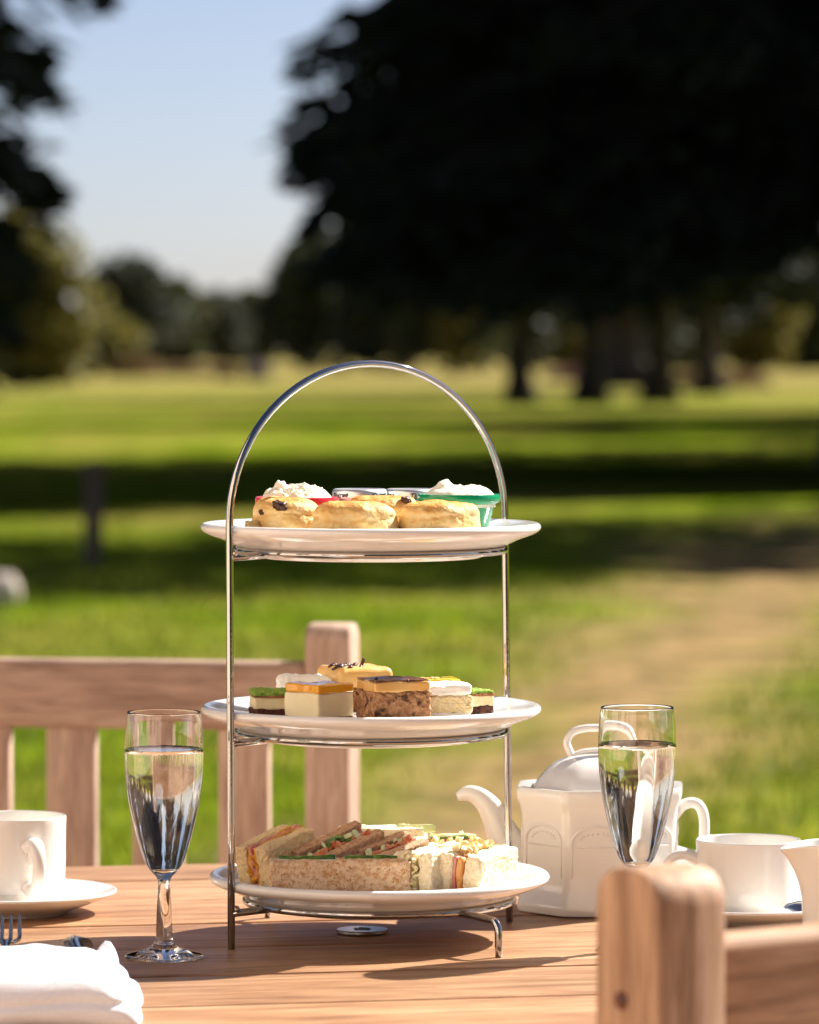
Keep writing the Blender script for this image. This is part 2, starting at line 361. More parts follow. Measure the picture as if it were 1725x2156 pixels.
def rough_mesh(w, d, h, rad, amp, freq, seed, n=14, base=0, amp2=0, freq2=0, warp=None):
    """rounded box with a noisy skin, standing on z=base"""
    bm = bmesh.new(); bmesh.ops.create_cube(bm, size=1)
    bmesh.ops.subdivide_edges(bm, edges=bm.edges[:], cuts=n, use_grid_fill=True)
    hw = Vector((w / 2, d / 2, h / 2)); inner = Vector([max(c - rad, 1e-5) for c in hw]); off = Vector((seed * 3.17, seed * 7.31, seed * 1.73))
    for v in bm.verts:
        # crowd the grid towards the edges so that the rounding is smooth
        q = Vector([math.copysign(abs(2 * c) ** .8, c) for c in v.co]); p = Vector((q.x * hw.x, q.y * hw.y, q.z * hw.z))
        c = Vector([max(-inner[i], min(inner[i], p[i])) for i in range(3)]); dd = p - c
        if dd.length > 1e-9: p = c + dd.normalized() * rad; nn = dd.normalized()
        else: nn = Vector((0, 0, 1))
        p = p + nn * amp * mnoise.fractal(p * freq + off, 1.0, 2.0, 4)
        if amp2: p = p + nn * amp2 * mnoise.noise(p * freq2 + off)
        p.z += h / 2 + base
        if warp: p = warp(p)
        v.co = p
    me = bpy.data.meshes.new('m'); bm.to_mesh(me); bm.free(); return me
def rough(name, m, parent, w, d, h, rad=.002, amp=.0008, freq=90, seed=1, n=14, base=0, loc=(0, 0, 0), rot=(0, 0, 0), **k):
    me = rough_mesh(w, d, h, rad, amp, freq, seed, n, base, **k); me.name = name
    o = link(name, me, m, parent); o.location = loc; o.rotation_euler = rot; return o

# ------------------------------------------------------------------ ground
g = MB(); g.add([(-2500, -300, 0), (2500, -300, 0), (2500, 4000, 0), (-2500, 4000, 0)], [(0, 1, 2, 3)])
ground = g.build('ground', 'lawn', None, False); tag(ground, kind='structure')

def quad_cloud(name, cen, axis, side, L, W, m, parent=None):
    """leaf-sized faces: centres, unit axes, side vectors (numpy), lengths and widths"""
    a = axis * L[:, None] * .5; s = side * W[:, None] * .5
    n = len(cen); v = np.empty((n, 4, 3), np.float32)
    v[:, 0] = cen - a - s * .35; v[:, 1] = cen - a * .1 + s; v[:, 2] = cen + a; v[:, 3] = cen - a * .1 - s
    me = bpy.data.meshes.new(name); me.vertices.add(n * 4); me.vertices.foreach_set('co', v.reshape(-1))
    me.loops.add(n * 4); me.loops.foreach_set('vertex_index', np.arange(n * 4, dtype=np.int32))
    me.polygons.add(n); me.polygons.foreach_set('loop_start', np.arange(0, n * 4, 4, dtype=np.int32))
    me.polygons.foreach_set('loop_total', np.full(n, 4, np.int32)); me.update(calc_edges=True)
    return link(name, me, m, parent, False, fix=False)
def unit(a): return a / np.maximum(np.linalg.norm(a, axis=1, keepdims=True), 1e-9)

# sparse grass blades on the nearer lawn
rng = np.random.default_rng(5)
N = 60000
d = 6.0 + 26 * rng.random(N) ** 1.4; x = (rng.random(N) - .5) * (d * .26 + 1.0)
keep = (np.abs(x - (.135 * d - 1.36)) / (.03 * d + .10) + (rng.random(N) - .5) * .9) > .9
d, x = d[keep], x[keep]; n_ = len(d); hgt = .025 + .04 * rng.random(n_)
ax = unit(np.stack([rng.normal(0, .35, n_), rng.normal(0, .35, n_), np.ones(n_)], 1)); sd = unit(np.cross(ax, rng.normal(size=(n_, 3))))
gb = quad_cloud('grass', np.stack([x, d, hgt * .42], 1), ax, sd, hgt, .006 + .006 * rng.random(n_), 'blade')
tag(gb, 'short green blades of grass growing on the lawn', 'grass', kind='stuff')

# added out of view: paving and pale wing bounce light, yew screen blocks sky
g = MB(); g.add(*box(-12, 12, -7.2, 9.0, -.05, .02)); pt = g.build('fill_terrace', pmat('paving', (.30, .215, .16), .8, c2=(.25, .175, .13), scale=3), None, False); tag(pt, kind='structure')  # paving added out of view for its warm bounce light
M['render'] = pmat('wall_render', (.80, .67, .56), .85, c2=(.75, .62, .51), scale=2); M['rooftile'] = pmat('roof_tile', (.16, .08, .06), .8)
M['dglass'] = pmat('window_glass', (.02, .022, .025), .05); M['whitepaint'] = pmat('white_paint', (.75, .73, .70), .5)
ch = thing('fill_clubhouse', 'unseen pale wing added to bounce warm sunlight onto the table', 'fill building', (-3.6, -2.0, 0))  # pale wing, out of view, added to bounce sunlight onto shaded fronts
bevbox('wall', (5, 11.4, 5.6), 'render', ch, (-2.5, 0, 2.8), bev=0); bevbox('wall', (2.8, 3.0, 4.6), 'render', ch, (1.402, -4.2, 2.3), bev=0)
mb = MB(); mb.add([(.3, -5.9, 5.55), (.3, 5.9, 5.55), (-5.3, 5.9, 5.55), (-5.3, -5.9, 5.55), (-2.5, -4.9, 7.6), (-2.5, 4.9, 7.6)], [(0, 1, 5, 4), (2, 3, 4, 5), (0, 4, 3), (1, 2, 5), (0, 3, 2, 1)]); mb.build('roof', 'rooftile', ch, False)
for i in range(3):
    w = bevbox('window', (.06, 1.2, 1.4), 'whitepaint', ch, (.02, -1.6 + i * 2.4, 1.8), bev=.005)
    for k in (-1, 1): bevbox('pane', (.02, .5, 1.25), 'dglass', w, (.032, k * .28, 0), bev=0)
rg = np.random.default_rng(77); n_ = 9000
hd_ = thing('blocker_hedge', 'unseen yew screen added to block sky light behind the camera', 'blocker_hedge', (6.9, -5.0, 0))  # unseen yew screen, added to darken chrome and shaded faces
bevbox('blocker_core', (15, 1.0, 4.2), pmat('blocker_dark', (.012, .016, .008), .9), hd_, (0, 0, 2.1), bev=.1)
face = rg.random(n_) < .75; px_ = (rg.random(n_) - .5) * 15
cen = np.stack([px_, np.where(face, .5 + .06 * rg.random(n_), (rg.random(n_) - .5)), np.where(face, rg.random(n_) * 4.2, 4.2 + .06 * rg.random(n_))], 1)
a_ = unit(rg.normal(size=(n_, 3))); quad_cloud('leaves', cen, a_, unit(np.cross(a_, rg.normal(size=(n_, 3)))), .08 + .06 * rg.random(n_), .05 + .03 * rg.random(n_), 'oak', hd_)

# ------------------------------------------------------------------ trees
def cedar(name, label, loc, H, z0, R0, seed, nq, group, leaf='cedar', trunk_r=.45, qs=1.0, layers=None, zexp=1.05, rexp=.75, var=(.72, .4), nbr=8, hang=.35, extra=(), dzs=.25):
    rg = np.random.default_rng(seed); t = thing(name, label, 'tree', loc, group=group)
    mb = MB()
    ph = rg.random() * 6
    tp = [(0.06 * math.sin(z * .7 + ph) * max(z, 0) ** .3, .06 * math.cos(z * .6 + ph) * max(z, 0) ** .3, z) for z in np.linspace(-.1, H * .97, 14)]
    tr = [trunk_r * (1.0 + .9 * math.exp(-max(p[2], 0) / .35)) * (1 - .93 * max(p[2], 0) / H) for p in tp]
    mb.add(*tube(tp, tr, 10))
    pc, pa, ps, pl, pw = [], [], [], [], []
    nl = layers or int((H - z0) / .75)
    zs = z0 + (H - z0) * (np.arange(nl) / nl) ** zexp
    per = max(40, nq // (nl * nbr)); RZ = [R0 * (1 - (z - z0) / (H - z0)) ** rexp + .25 for z in zs]
    zs = list(zs) + [e[0] for e in extra]; RZ += [e[1] for e in extra]
    for z, Rz in zip(zs, RZ):
        fz = max(0, (z - z0) / (H - z0))
        nb = nbr if fz < .7 else 5
        off = rg.random() * 6.28
        for b in range(nb):
            az = off + 6.283 * b / nb + rg.normal(0, .25); L = Rz * (var[0] + var[1] * rg.random()); dr = .10 + .16 * rg.random()
            dz = rg.normal(0, dzs)
            def bp(s): return np.stack([np.cos(az) * s * L, np.sin(az) * s * L, z + dz + .22 * s * L - (dr + .22) * L * s ** 2], -1)
            mb.add(*tube([bp(np.float64(s)) for s in (.0, .35, .7, 1.)], [trunk_r * .22 * (1 - fz) + .03, .05, .03, .012], 5))
            k = int(per * (.5 + L / R0)); s = .12 + .9 * rg.random(k) ** .7
            lat = rg.normal(0, 1, k) * (.16 * L * (1.05 - s * .75) + .12)
            p = bp(s); p[:, 0] += -np.sin(az) * lat; p[:, 1] += np.cos(az) * lat
            p[:, 2] += -np.abs(lat) * .25 - rg.random(k) ** 2 * hang + rg.normal(0, .05, k)
            a = np.stack([np.cos(az) - np.sin(az) * lat * .8, np.sin(az) + np.cos(az) * lat * .8, rg.normal(-.25, .3, k)], 1) + rg.normal(0, .35, (k, 3))
            pc.append(p); pa.append(unit(a)); pl.append((.22 + .25 * rg.random(k)) * qs); pw.append((.07 + .08 * rg.random(k)) * qs)
    pc = np.concatenate(pc); pa = np.concatenate(pa); pl = np.concatenate(pl); pw = np.concatenate(pw)
    sd = unit(np.cross(pa, rg.normal(size=pa.shape)))
    mb.build('trunk', 'bark', t)
    quad_cloud('crown', pc, pa, sd, pl, pw, leaf, t); return t

def broadleaf(name, label, loc, H, W, seed, nq, leaf, group, z0=None, trunk_r=.3, q=.5, clumps=16, lobes=None):
    rg = np.random.default_rng(seed); t = thing(name, label, 'tree', loc, group=group)
    z0 = H * .22 if z0 is None else z0
    mb = MB(); mb.add(*tube([(0, 0, -.1), (.03 * H * rg.normal(), 0, H * .3), (.04 * H * rg.normal(), .04 * H * rg.normal(), H * .75)], [trunk_r * 1.5, trunk_r, trunk_r * .3], 8))
    pc = []
    for c in range(clumps):
        u = rg.random(); zc = z0 + (H - z0) * (.12 + .76 * u); rr = W * .5 * math.sqrt(max(.08, 1 - (2 * u - .85) ** 2)) * .72
        an = rg.random() * 6.28; rad = rr * math.sqrt(rg.random())
        ce = np.array([math.cos(an) * rad, math.sin(an) * rad, zc]); cr = (.16 + .14 * rg.random()) * min(W, H)
        mb.add(*tube([(0, 0, max(.3, zc * .55)), tuple(ce * np.array([.5, .5, .85])), tuple(ce)], [trunk_r * .4, trunk_r * .2, .03], 5))
        k = nq // clumps; p = unit(rg.normal(size=(k, 3))) * cr * (.45 + .6 * rg.random((k, 1)) ** .5); p[:, 2] *= .8
        pc.append(p + ce)
    pc = np.concatenate(pc); k = len(pc); pc[:, 2] = np.maximum(pc[:, 2], z0 * .6 + .1 * rg.random(k))
    a = unit(rg.normal(size=(k, 3))); sd = unit(np.cross(a, rg.normal(size=(k, 3))))
    mb.build('trunk', 'bark', t)
    quad_cloud('crown', pc, a, sd, q * (.7 + .6 * rg.random(k)), q * (.5 + .4 * rg.random(k)), leaf, t); return t

G1 = 'big dark conifers on the lawn'
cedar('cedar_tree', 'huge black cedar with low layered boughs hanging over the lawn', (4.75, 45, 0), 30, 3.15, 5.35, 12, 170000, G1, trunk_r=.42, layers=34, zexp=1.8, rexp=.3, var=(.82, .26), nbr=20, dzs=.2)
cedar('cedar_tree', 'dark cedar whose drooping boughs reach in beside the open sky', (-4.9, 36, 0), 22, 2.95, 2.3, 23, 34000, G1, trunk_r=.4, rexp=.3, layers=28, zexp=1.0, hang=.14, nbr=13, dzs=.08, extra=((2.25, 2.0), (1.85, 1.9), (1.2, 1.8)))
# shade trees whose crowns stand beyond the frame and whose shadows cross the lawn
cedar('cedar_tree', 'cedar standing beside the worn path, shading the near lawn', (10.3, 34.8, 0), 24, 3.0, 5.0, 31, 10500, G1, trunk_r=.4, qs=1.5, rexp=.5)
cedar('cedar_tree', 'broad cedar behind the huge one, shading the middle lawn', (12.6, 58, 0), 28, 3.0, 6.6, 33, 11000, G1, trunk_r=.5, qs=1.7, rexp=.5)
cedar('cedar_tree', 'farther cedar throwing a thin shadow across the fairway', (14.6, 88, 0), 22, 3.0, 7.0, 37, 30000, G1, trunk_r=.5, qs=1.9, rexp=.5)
for x_, y_, h_, sd_, lab in ((33, 88, 34, 61, 'first unseen cedar added to darken the flutes'), (40, 63, 30, 63, 'second unseen cedar added to darken the flutes'), (50, 46, 27, 65, 'third unseen cedar added to darken the flutes'), (56, 25, 24, 67, 'last unseen cedar added to darken the flutes')):
    cedar('cedar_tree', lab, (x_, y_, 0), h_, 2.0, 10, sd_, 14000, G1, trunk_r=.7, qs=4.2, rexp=.4)  # unseen trees, added so the flutes refract dark instead of sky
for x_, y_, h_, w_, sd_, lab in ((-28, 90, 30, 18, 71, 'first unseen oak added to darken the flutes'), (-40, 63, 30, 20, 73, 'second unseen oak added to darken the flutes'), (-46, 36, 28, 20, 75, 'last unseen oak added to darken the flutes')):
    broadleaf('unseen_oak_tree', lab, (x_, y_, 0), h_, w_, sd_, 6000, 'oak', 'unseen oaks added for the flutes', z0=2.0, trunk_r=.6, q=1.2, clumps=26)  # also added out of view, to darken the other half of the flutes
# pines in the middle distance: bare trunks showing on the bright grass
G2 = 'pines standing on the fairway'
for i, (px, d, wpx, lab) in enumerate([
        (1097, 108, 26, 'thin grey-trunked pine apart from the other fairway pines'),
        (1243, 106, 30, 'slim dark pine with flared foot on the fairway'),
        (1314, 150, 52, 'thickest dark pine trunk set behind two slim ones'),
        (1386, 105, 32, 'straight black pine on the fairway beside the thick one'),
        (1490, 128, 26, 'pine with lower trunk tapering into the dry grass')]):
    cedar('pine_tree', lab, (atx(px, d), d, 0), 12 + i % 3, 3.2, 3.6, 50 + i, 7000, G2, trunk_r=.85 * wpx / FPX * d, qs=2.1, layers=13)
# woodland edge, far behind
G3 = 'trees of the far woodland edge'
far = [ # px centre, depth, top px y, width px, leaf, label
    (40, 150, 440, 250, 'olive', 'olive broadleaf catching sun behind the drooping cedar'),
    (190, 210, 640, 170, 'olive', 'low rounded olive bush-tree at the meadow edge'),
    (-60, 240, 520, 260, 'oak', 'dark oak half hidden behind the drooping cedar'),
    (272, 330, 528, 170, 'bluegreen', 'tall round-topped tree standing clear against the pale sky'),
    (370, 340, 588, 130, 'oak', 'shorter tree shouldering the round-topped one'),
    (452, 420, 622, 120, 'bluegreen', 'low far tree in the dip of the skyline'),
    (530, 430, 612, 130, 'oak', 'small bushy tree left of the woodland block, in the skyline dip'),
    (640, 300, 505, 150, 'bluegreen', 'grey-green tree at the open end of the woodland block'),
    (720, 290, 470, 190, 'oak', 'broad woodland tree under the cedar boughs'),
    (830, 280, 480, 200, 'bluegreen', 'woodland tree directly behind the hoop handle'),
    (950, 270, 470, 200, 'oak', 'woodland tree showing a yellow sunlit patch'),
    (1075, 290, 460, 200, 'bluegreen', 'woodland tree behind the grey-trunked pine'),
    (1200, 300, 460, 210, 'oak', 'woodland tree behind the slim flared pine'),
    (1330, 280, 470, 210, 'bluegreen', 'woodland tree behind the thick pine trunk'),
    (1460, 300, 470, 210, 'oak', 'woodland tree behind the tapering pine'),
    (1590, 230, 560, 150, 'olive', 'pale sunlit tree glowing through a gap in the cedar'),
    (1700, 290, 480, 230, 'oak', 'woodland tree at the dark end beyond the sunlit tree'),
    (958, 225, 610, 70, 'olive', 'small yellow-green tree lit within the dark wood'),
    (1205, 232, 640, 60, 'olive', 'small dull green tree between pine trunks'),
]
for i, (px, d, ty, w, lf, lab) in enumerate(far):
    top = at(px, ty, d); W = w / FPX * d * 1.35
    broadleaf('woodland_tree', lab, (top.x, d, 0), top.z, W, 100 + i, 6000, lf, G3, z0=.25, trunk_r=.16 + .01 * W, q=.14 * W ** .75, clumps=26)

# banks of dry grass and heather at the wood's foot
def tuft_bank(name, label, px0, px1, d, h, leaf, seed, cat, nq=1500, q=.35):
    rg = np.random.default_rng(seed); c = atx((px0 + px1) / 2, d); w = (px1 - px0) / FPX * d
    t = thing(name, label, cat, (c, d, 0))
    mb = MB(); v, f = lathe([(0, h * .8)] + [(math.sin(a) * w / 2, math.cos(a) * h * .8) for a in np.linspace(.2, 1.6, 8)], 20, False)
    mb.add(v, f).build('mound', M[leaf], t)
    an = rg.random(nq) * 6.28; rad = np.sqrt(rg.random(nq)) * w / 2
    z = h * np.sqrt(np.maximum(0, 1 - (rad / (w / 2)) ** 2)) * .85
    a = unit(np.stack([rg.normal(0, .4, nq), rg.normal(0, .4, nq), np.ones(nq)], 1))
    quad_cloud('sprigs', np.stack([np.cos(an) * rad, np.sin(an) * rad, z + .05], 1), a, unit(np.cross(a, rg.normal(size=(nq, 3)))), q * (.5 + rg.random(nq)), q * .4 * (.5 + rg.random(nq)), leaf, t)
    return t
tuft_bank('dry_grass_mound', 'tan hummock of dry grass below the round-topped tree', 225, 335, 215, .9, 'drygrass', 1, 'mound')
tuft_bank('dry_grass_mound', 'long low bank of dry grass along the meadow', 300, 470, 225, .42, 'drygrass', 2, 'mound')
tuft_bank('dry_grass_mound', 'dry tussock at the foot of the drooping cedar', -30, 60, 190, .7, 'drygrass', 3, 'mound')
tuft_bank('dry_grass_mound', 'dry bank between slim pine and thick pine', 1150, 1420, 185, .55, 'heather', 4, 'mound')
tuft_bank('dry_grass_mound', 'dry bank past the tapering pine', 1400, 1620, 150, .45, 'drygrass', 5, 'mound')
tuft_bank('heather_clump', 'pinkish heather clump before the olive bush-tree', 100, 155, 170, .62, 'heather', 6, 'heather')
tuft_bank('heather_clump', 'pink heather clump beside the lilac one', 455, 505, 200, .45, 'heather', 7, 'heather')
tuft_bank('heather_clump', 'pale lilac heather clump before the woodland block', 515, 570, 195, .62, 'lilac', 8, 'heather')

# short wooden post and pale stone on the lawn
p = at(197, 1190, 25.4); t = thing('wooden_post', 'short dark wooden post standing on the shaded lawn', 'post', (p.x, 25.4, 0), (0, 0, .4))
bevbox('shaft', (.085, .085, .54), 'postwood', t, (0, 0, .26), (0, .02, 0), .006)
bevbox('cap', (.11, .11, .05), 'postwood', t, (.006, 0, .55), (0, .02, 0), .012)
me = rough_mesh(.20, .16, .17, .075, .02, 12, 4, 10, -.03); me.name = 'pale_stone'
st = link('pale_stone', me, 'stone'); p = at(-2, 1255, 21.6); st.location = (p.x, 21.6, 0)
tag(st, 'pale rounded stone lying at the edge of the sunlit lawn', 'stone')

# ------------------------------------------------------------------ table
TZ = .74; TA = R(11.5); TC = Vector((-.12, 3.27)); TR = .68
tb = thing('garden_table', 'round teak garden table of wide planks set for tea', 'table', (TC.x, TC.y, 0), (0, 0, TA))
vc = -TC.x * math.sin(TA) + TC.y * math.cos(TA)
gap0 = 3.499 - vc; pitch = .147; gw = .0062
k0 = -8
for k in range(-8, 8):
    a = gap0 + pitch * k + gw / 2; b = gap0 + pitch * (k + 1) - gw / 2
    a, b = max(a, -TR + .004), min(b, TR - .004)
    if b - a < .02: continue
    pts = []
    for s in np.linspace(a, b, 14): pts.append((math.sqrt(TR * TR - s * s), s))
    for s in np.linspace(b, a, 14): pts.append((-math.sqrt(TR * TR - s * s), s))
    cy = (a + b) / 2
    bm = bmesh.new(); vs = [bm.verts.new((x, y - cy, 0)) for x, y in pts]; fc = bm.faces.new(vs)
    r_ = bmesh.ops.extrude_face_region(bm, geom=[fc])
    for v in r_['geom']:
        if isinstance(v, bmesh.types.BMVert): v.co.z -= .028
    bmesh.ops.recalc_face_normals(bm, faces=bm.faces)
    ed = [e for e in bm.edges if len(e.link_faces) == 2 and e.calc_face_angle(0) > .5]
    bmesh.ops.bevel(bm, geom=ed, offset=.0022, segments=2, profile=.5, affect='EDGES')
    me = bpy.data.meshes.new('plank'); bm.to_mesh(me); bm.free()
    o = link('plank', me, 'table', tb, True, 40); o.location = (0, cy, TZ + random.Random(k).uniform(-.0006, 0))
for s in (-1, 1):
    bevbox('batten', (.06, 1.15, .035), 'table', tb, (s * .3, 0, TZ - .047), bev=.004)
bevbox('pedestal', (.12, .12, .62), 'table', tb, (0, 0, .36), bev=.008)
for s in (0, 1): bevbox('foot', (.8, .09, .06), 'table', tb, (0, 0, .03 + s * .0602), (0, 0, s * math.pi / 2), .01)

# ------------------------------------------------------------------ benches
def seat_furniture(name, label, loc, rz, half, nsl, mat, cat, pw=.047, pd=.057, slat_w=.053):
    t = thing(name, label, cat, loc, (0, 0, rz)); sp = 2 * half / (nsl + 1)
    def bar(nm, dims, lo, rot=(0, 0, 0), bev=.004, seg=3): return bevbox(nm, dims, mat, t, lo, rot, bev, seg)
    out = []
    for s in (-1, 1):
        # back post: long axis along local x so that the grain follows it, top edges rounded front to back
        v = []; prof = []
        for a in np.linspace(0, math.pi / 2, 7): prof.append((pd / 2 - .02 + .02 * math.sin(a), .45 - .02 + .02 * math.cos(a)))
        top = [(-y, z) for y, z in prof[::-1]] + prof
        top = top[::-1]; outline = [(y, z) for y, z in top]
        outline = outline + [(-pd / 2, -.45), (pd / 2, -.45)]
        mb = MB(); n = len(outline); vv = []
        for side in (-1, 1):
            for y, z in outline: vv.append((z, side * pw / 2, y))
        ff = [tuple(range(n)), tuple(range(2 * n - 1, n - 1, -1))] + [(i, i + n, (i + 1) % n + n, (i + 1) % n) for i in range(n)]
        me = bpy.data.meshes.new('back_post'); bm = bmesh.new(); bv = [bm.verts.new(q) for q in vv]
        for q in ff:
            try: bm.faces.new([bv[i] for i in q])
            except ValueError: pass
        bmesh.ops.remove_doubles(bm, verts=bm.verts, dist=1e-6); bmesh.ops.recalc_face_normals(bm, faces=bm.faces)
        ed = [e for e in bm.edges if len(e.link_faces) == 2 and e.calc_face_angle(0) > .9]
        bmesh.ops.bevel(bm, geom=ed, offset=.003, segments=2, profile=.5, affect='EDGES')
        bm.to_mesh(me); bm.free(); o = link('back_post', me, mat, t, True, 40)
        o.location = (s * half, 0, .45); o.rotation_euler = (0, -math.pi / 2, 0); out.append(o)
        o.rotation_euler = Euler((math.pi / 2, 0, 0)).to_matrix().to_euler()
        # local x -> world z, local y -> world x
        o.matrix_local = Matrix.Translation((s * half, 0, .45)) @ Matrix(((0, 1, 0), (0, 0, 1), (1, 0, 0))).to_4x4()
        bar('front_leg', (.64, .05, .05), (s * half, .46, .32), (0, math.pi / 2, 0))
        bar('armrest', (.54, .06, .028), (s * half, .25, .654), (0, 0, math.pi / 2), .009)
        bar('side_rail', (.43, .024, .06), (s * half, .23, .40), (0, 0, math.pi / 2))
    W = 2 * half - pw
    bar('top_rail', (W, .030, .072), (0, .002, .824), bev=.009, seg=4)
    bar('bottom_rail', (W, .026, .055), (0, .002, .50))
    for i in range(nsl):
        bar('slat', (.262, slat_w, .016), (-half + sp * (i + 1), .002, .6578), Matrix(((0, 1, 0), (0, 0, 1), (1, 0, 0))).to_euler(), .002, 2)
    bar('seat_rail', (W, .026, .06), (0, .46, .40)); bar('seat_rail', (W, .026, .06), (0, .04, .40))
    for i in range(6): bar('seat_slat', (W + .02, .062, .02), (0, .075 + i * .075, .441), bev=.004)
    return t, out
ca, sa = math.cos(R(10)), math.sin(R(10))
bench, _ = seat_furniture('garden_bench', 'weathered teak bench with slatted back facing the tea table', (atx(700, 4.75) - .598 * ca, 4.75 + .598 * sa, 0), R(170), .598, 12, 'bench', 'bench')
ca, sa = math.cos(R(35)), math.sin(R(35)); hw_ = .29
chair, posts = seat_furniture('garden_chair', 'teak armchair with its round-topped back post turned to the camera', (atx(1392, 2.50) + hw_ * ca, 2.50 + hw_ * sa, 0), R(35), hw_, 5, 'chair', 'chair')
mb = MB(); mb.add(*lathe([(0, .0015), (.0045, .0014), (.0055, 0), (.0055, -.003), (0, -.003)], 20, False), mat=Matrix.Rotation(-math.pi / 2, 4, 'Y'))
pl = mb.build('dowel_plug', 'plug', chair); pl.location = (-hw_ - .0235, .004, .828)

# ------------------------------------------------------------------ three-tier stand and its plates
PT = at(781, 1108, 3.46); PM = at(782, 1491, 3.46); PB = at(799, 1844, 3.451)
PLR = .128
plate_prof = sprof([(0, -.0042), (.05, -.0042), (.080, -.0042), (.087, -.0036), (.095, -.0018), (.112, .0010), (.121, .0026), (.1258, .0026), (.1279, .0002), (.1268, -.0030), (.121, -.0062),
                    (.111, -.0098), (.100, -.0150), (.089, -.0196), (.0850, -.0218), (.0825, -.0232), (.0795, -.0232), (.078, -.019), (.06, -.0172), (0, -.0172)], 4)
pv, pf = lathe(plate_prof, 128, False)
plates = []
for P, lab in ((PT, 'white china plate of scones on the uppermost tier'), (PM, 'white china plate of small cakes on the middle tier'), (PB, 'white china plate of sandwiches on the lowest tier')):
    mb = MB(); mb.add(pv, pf); o = mb.build('plate', 'china'); o.location = P; tag(o, lab, 'plate', 'plates of the tiered stand'); plates.append(o)
WT, WM, WB = PT.z - .0041, PM.z - .0041, PB.z - .0041

st = thing('cake_stand', 'chrome three-tier cake stand with tall hoop handle', 'cake stand', (-.026, 3.458, TZ))
O = Vector((-.026, 3.458, TZ)); TR_ = .0028
cT = Vector((PT.x, PT.y)); hd = Vector((.782, .623))
Lf = Vector((-.1312, 3.380)); Rf = Vector((.0772, 3.5455))
Lt = cT - hd * .1317; Rt = cT + hd * .1310
zb = TZ + .314; top = TZ + .431
path = [Vector((Lf.x, Lf.y, TZ))] + [Vector((*Lf.lerp(Lt, s), TZ + (zb - TZ) * s)) for s in (.25, .5, .75)]
mid = (Lt + Rt) / 2; half = (Rt - Lt) / 2
for a in np.linspace(math.pi, 0, 41):
    p2 = mid + half * math.cos(a); path.append(Vector((p2.x, p2.y, zb + (top - zb) * math.sin(a))))
path += [Vector((*Rt.lerp(Rf, s), zb + (TZ - zb) * s)) for s in (.25, .5, .75)] + [Vector((Rf.x, Rf.y, TZ))]
mb = MB(); mb.add(*tube([p - O for p in path], TR_, 16)); mb.build('hoop_handle', 'chrome', st)
def legxy(z, a, b):
    s = (z - TZ) / (zb - TZ); return a.lerp(b, s)
for P in (PT, PM, PB):
    zr = P.z - .0177; c = Vector((P.x, P.y))
    mb = MB(); mb.add(*tube([Vector((c.x + .1005 * math.cos(a), c.y + .1005 * math.sin(a), zr)) - O for a in np.linspace(0, 2 * math.pi, 96, endpoint=False)], TR_, 12, True))
    mb.build('support_ring', 'chrome', st)
    for a, b in ((Lf, Lt), (Rf, Rt)):
        q = legxy(zr, a, b); dr = (q - c).normalized(); zo = -.0012
        e0 = c + dr * .0985; mb = MB()
        mb.add(*tube([Vector((q.x, q.y, zr + zo - .001)) - O, Vector((*q.lerp(e0, .5), zr + zo - .0005)) - O, Vector((e0.x, e0.y, zr + zo)) - O], TR_ * 1.02, 12)); mb.build('bracket', 'chrome', st)
        mb = MB(); w = q + (c - q).normalized() * .0035 - Vector((dr.y, -dr.x)) * .0012
        v, f = lathe([(0, .0027)] + [(.0027 * math.sin(t), .0027 * math.cos(t)) for t in np.linspace(.3, 2.84, 8)] + [(0, -.0027)], 12, False)
        mb.add(v, f, Matrix.Translation(Vector((w.x, w.y, zr + .001)) - O)); mb.build('weld_bead', 'solder', st)
for sx, (fx, fy) in ((1, (.0646, 3.334)), (-1, (-.1096, 3.568))):
    c = Vector((PB.x, PB.y)); f2 = Vector((fx, fy)); dr = (f2 - c).normalized(); zr = PB.z - .0177
    def q(r, z): return Vector((c.x + dr.x * r, c.y + dr.y * r, z)) - O
    r1 = (f2 - c).length; pts = [q(.098, zr - .001), q(.115, zr - .001), q(r1 - .012, zr - .002)]
    for a in np.linspace(0, math.pi / 2, 7): pts.append(q(r1 - .008 + .008 * math.sin(a), zr - .010 + .008 * math.cos(a)))
    pts += [q(r1 + .0003, (zr + TZ) / 2 - .006), q(r1 + .0006, TZ)]
    mb = MB(); mb.add(*tube(pts, TR_, 14)); mb.build('leg', 'chrome', st)

# ------------------------------------------------------------------ lettering
def text_mesh(s, size, shear=0., ext=.0):
    cu = bpy.data.curves.new('t', 'FONT'); cu.body = s; cu.size = size; cu.shear = shear; cu.align_x = 'CENTER'; cu.resolution_u = 2
    cu.offset = size * .03
    o = bpy.data.objects.new('t', cu); COL.objects.link(o); bpy.context.view_layer.update()
    dg = bpy.context.evaluated_depsgraph_get(); me = bpy.data.meshes.new_from_object(o.evaluated_get(dg))
    v = [tuple(x.co) for x in me.vertices]; f = [tuple(p.vertices) for p in me.polygons]
    bpy.data.objects.remove(o, do_unlink=True); bpy.data.curves.remove(cu); bpy.data.meshes.remove(me); return v, f

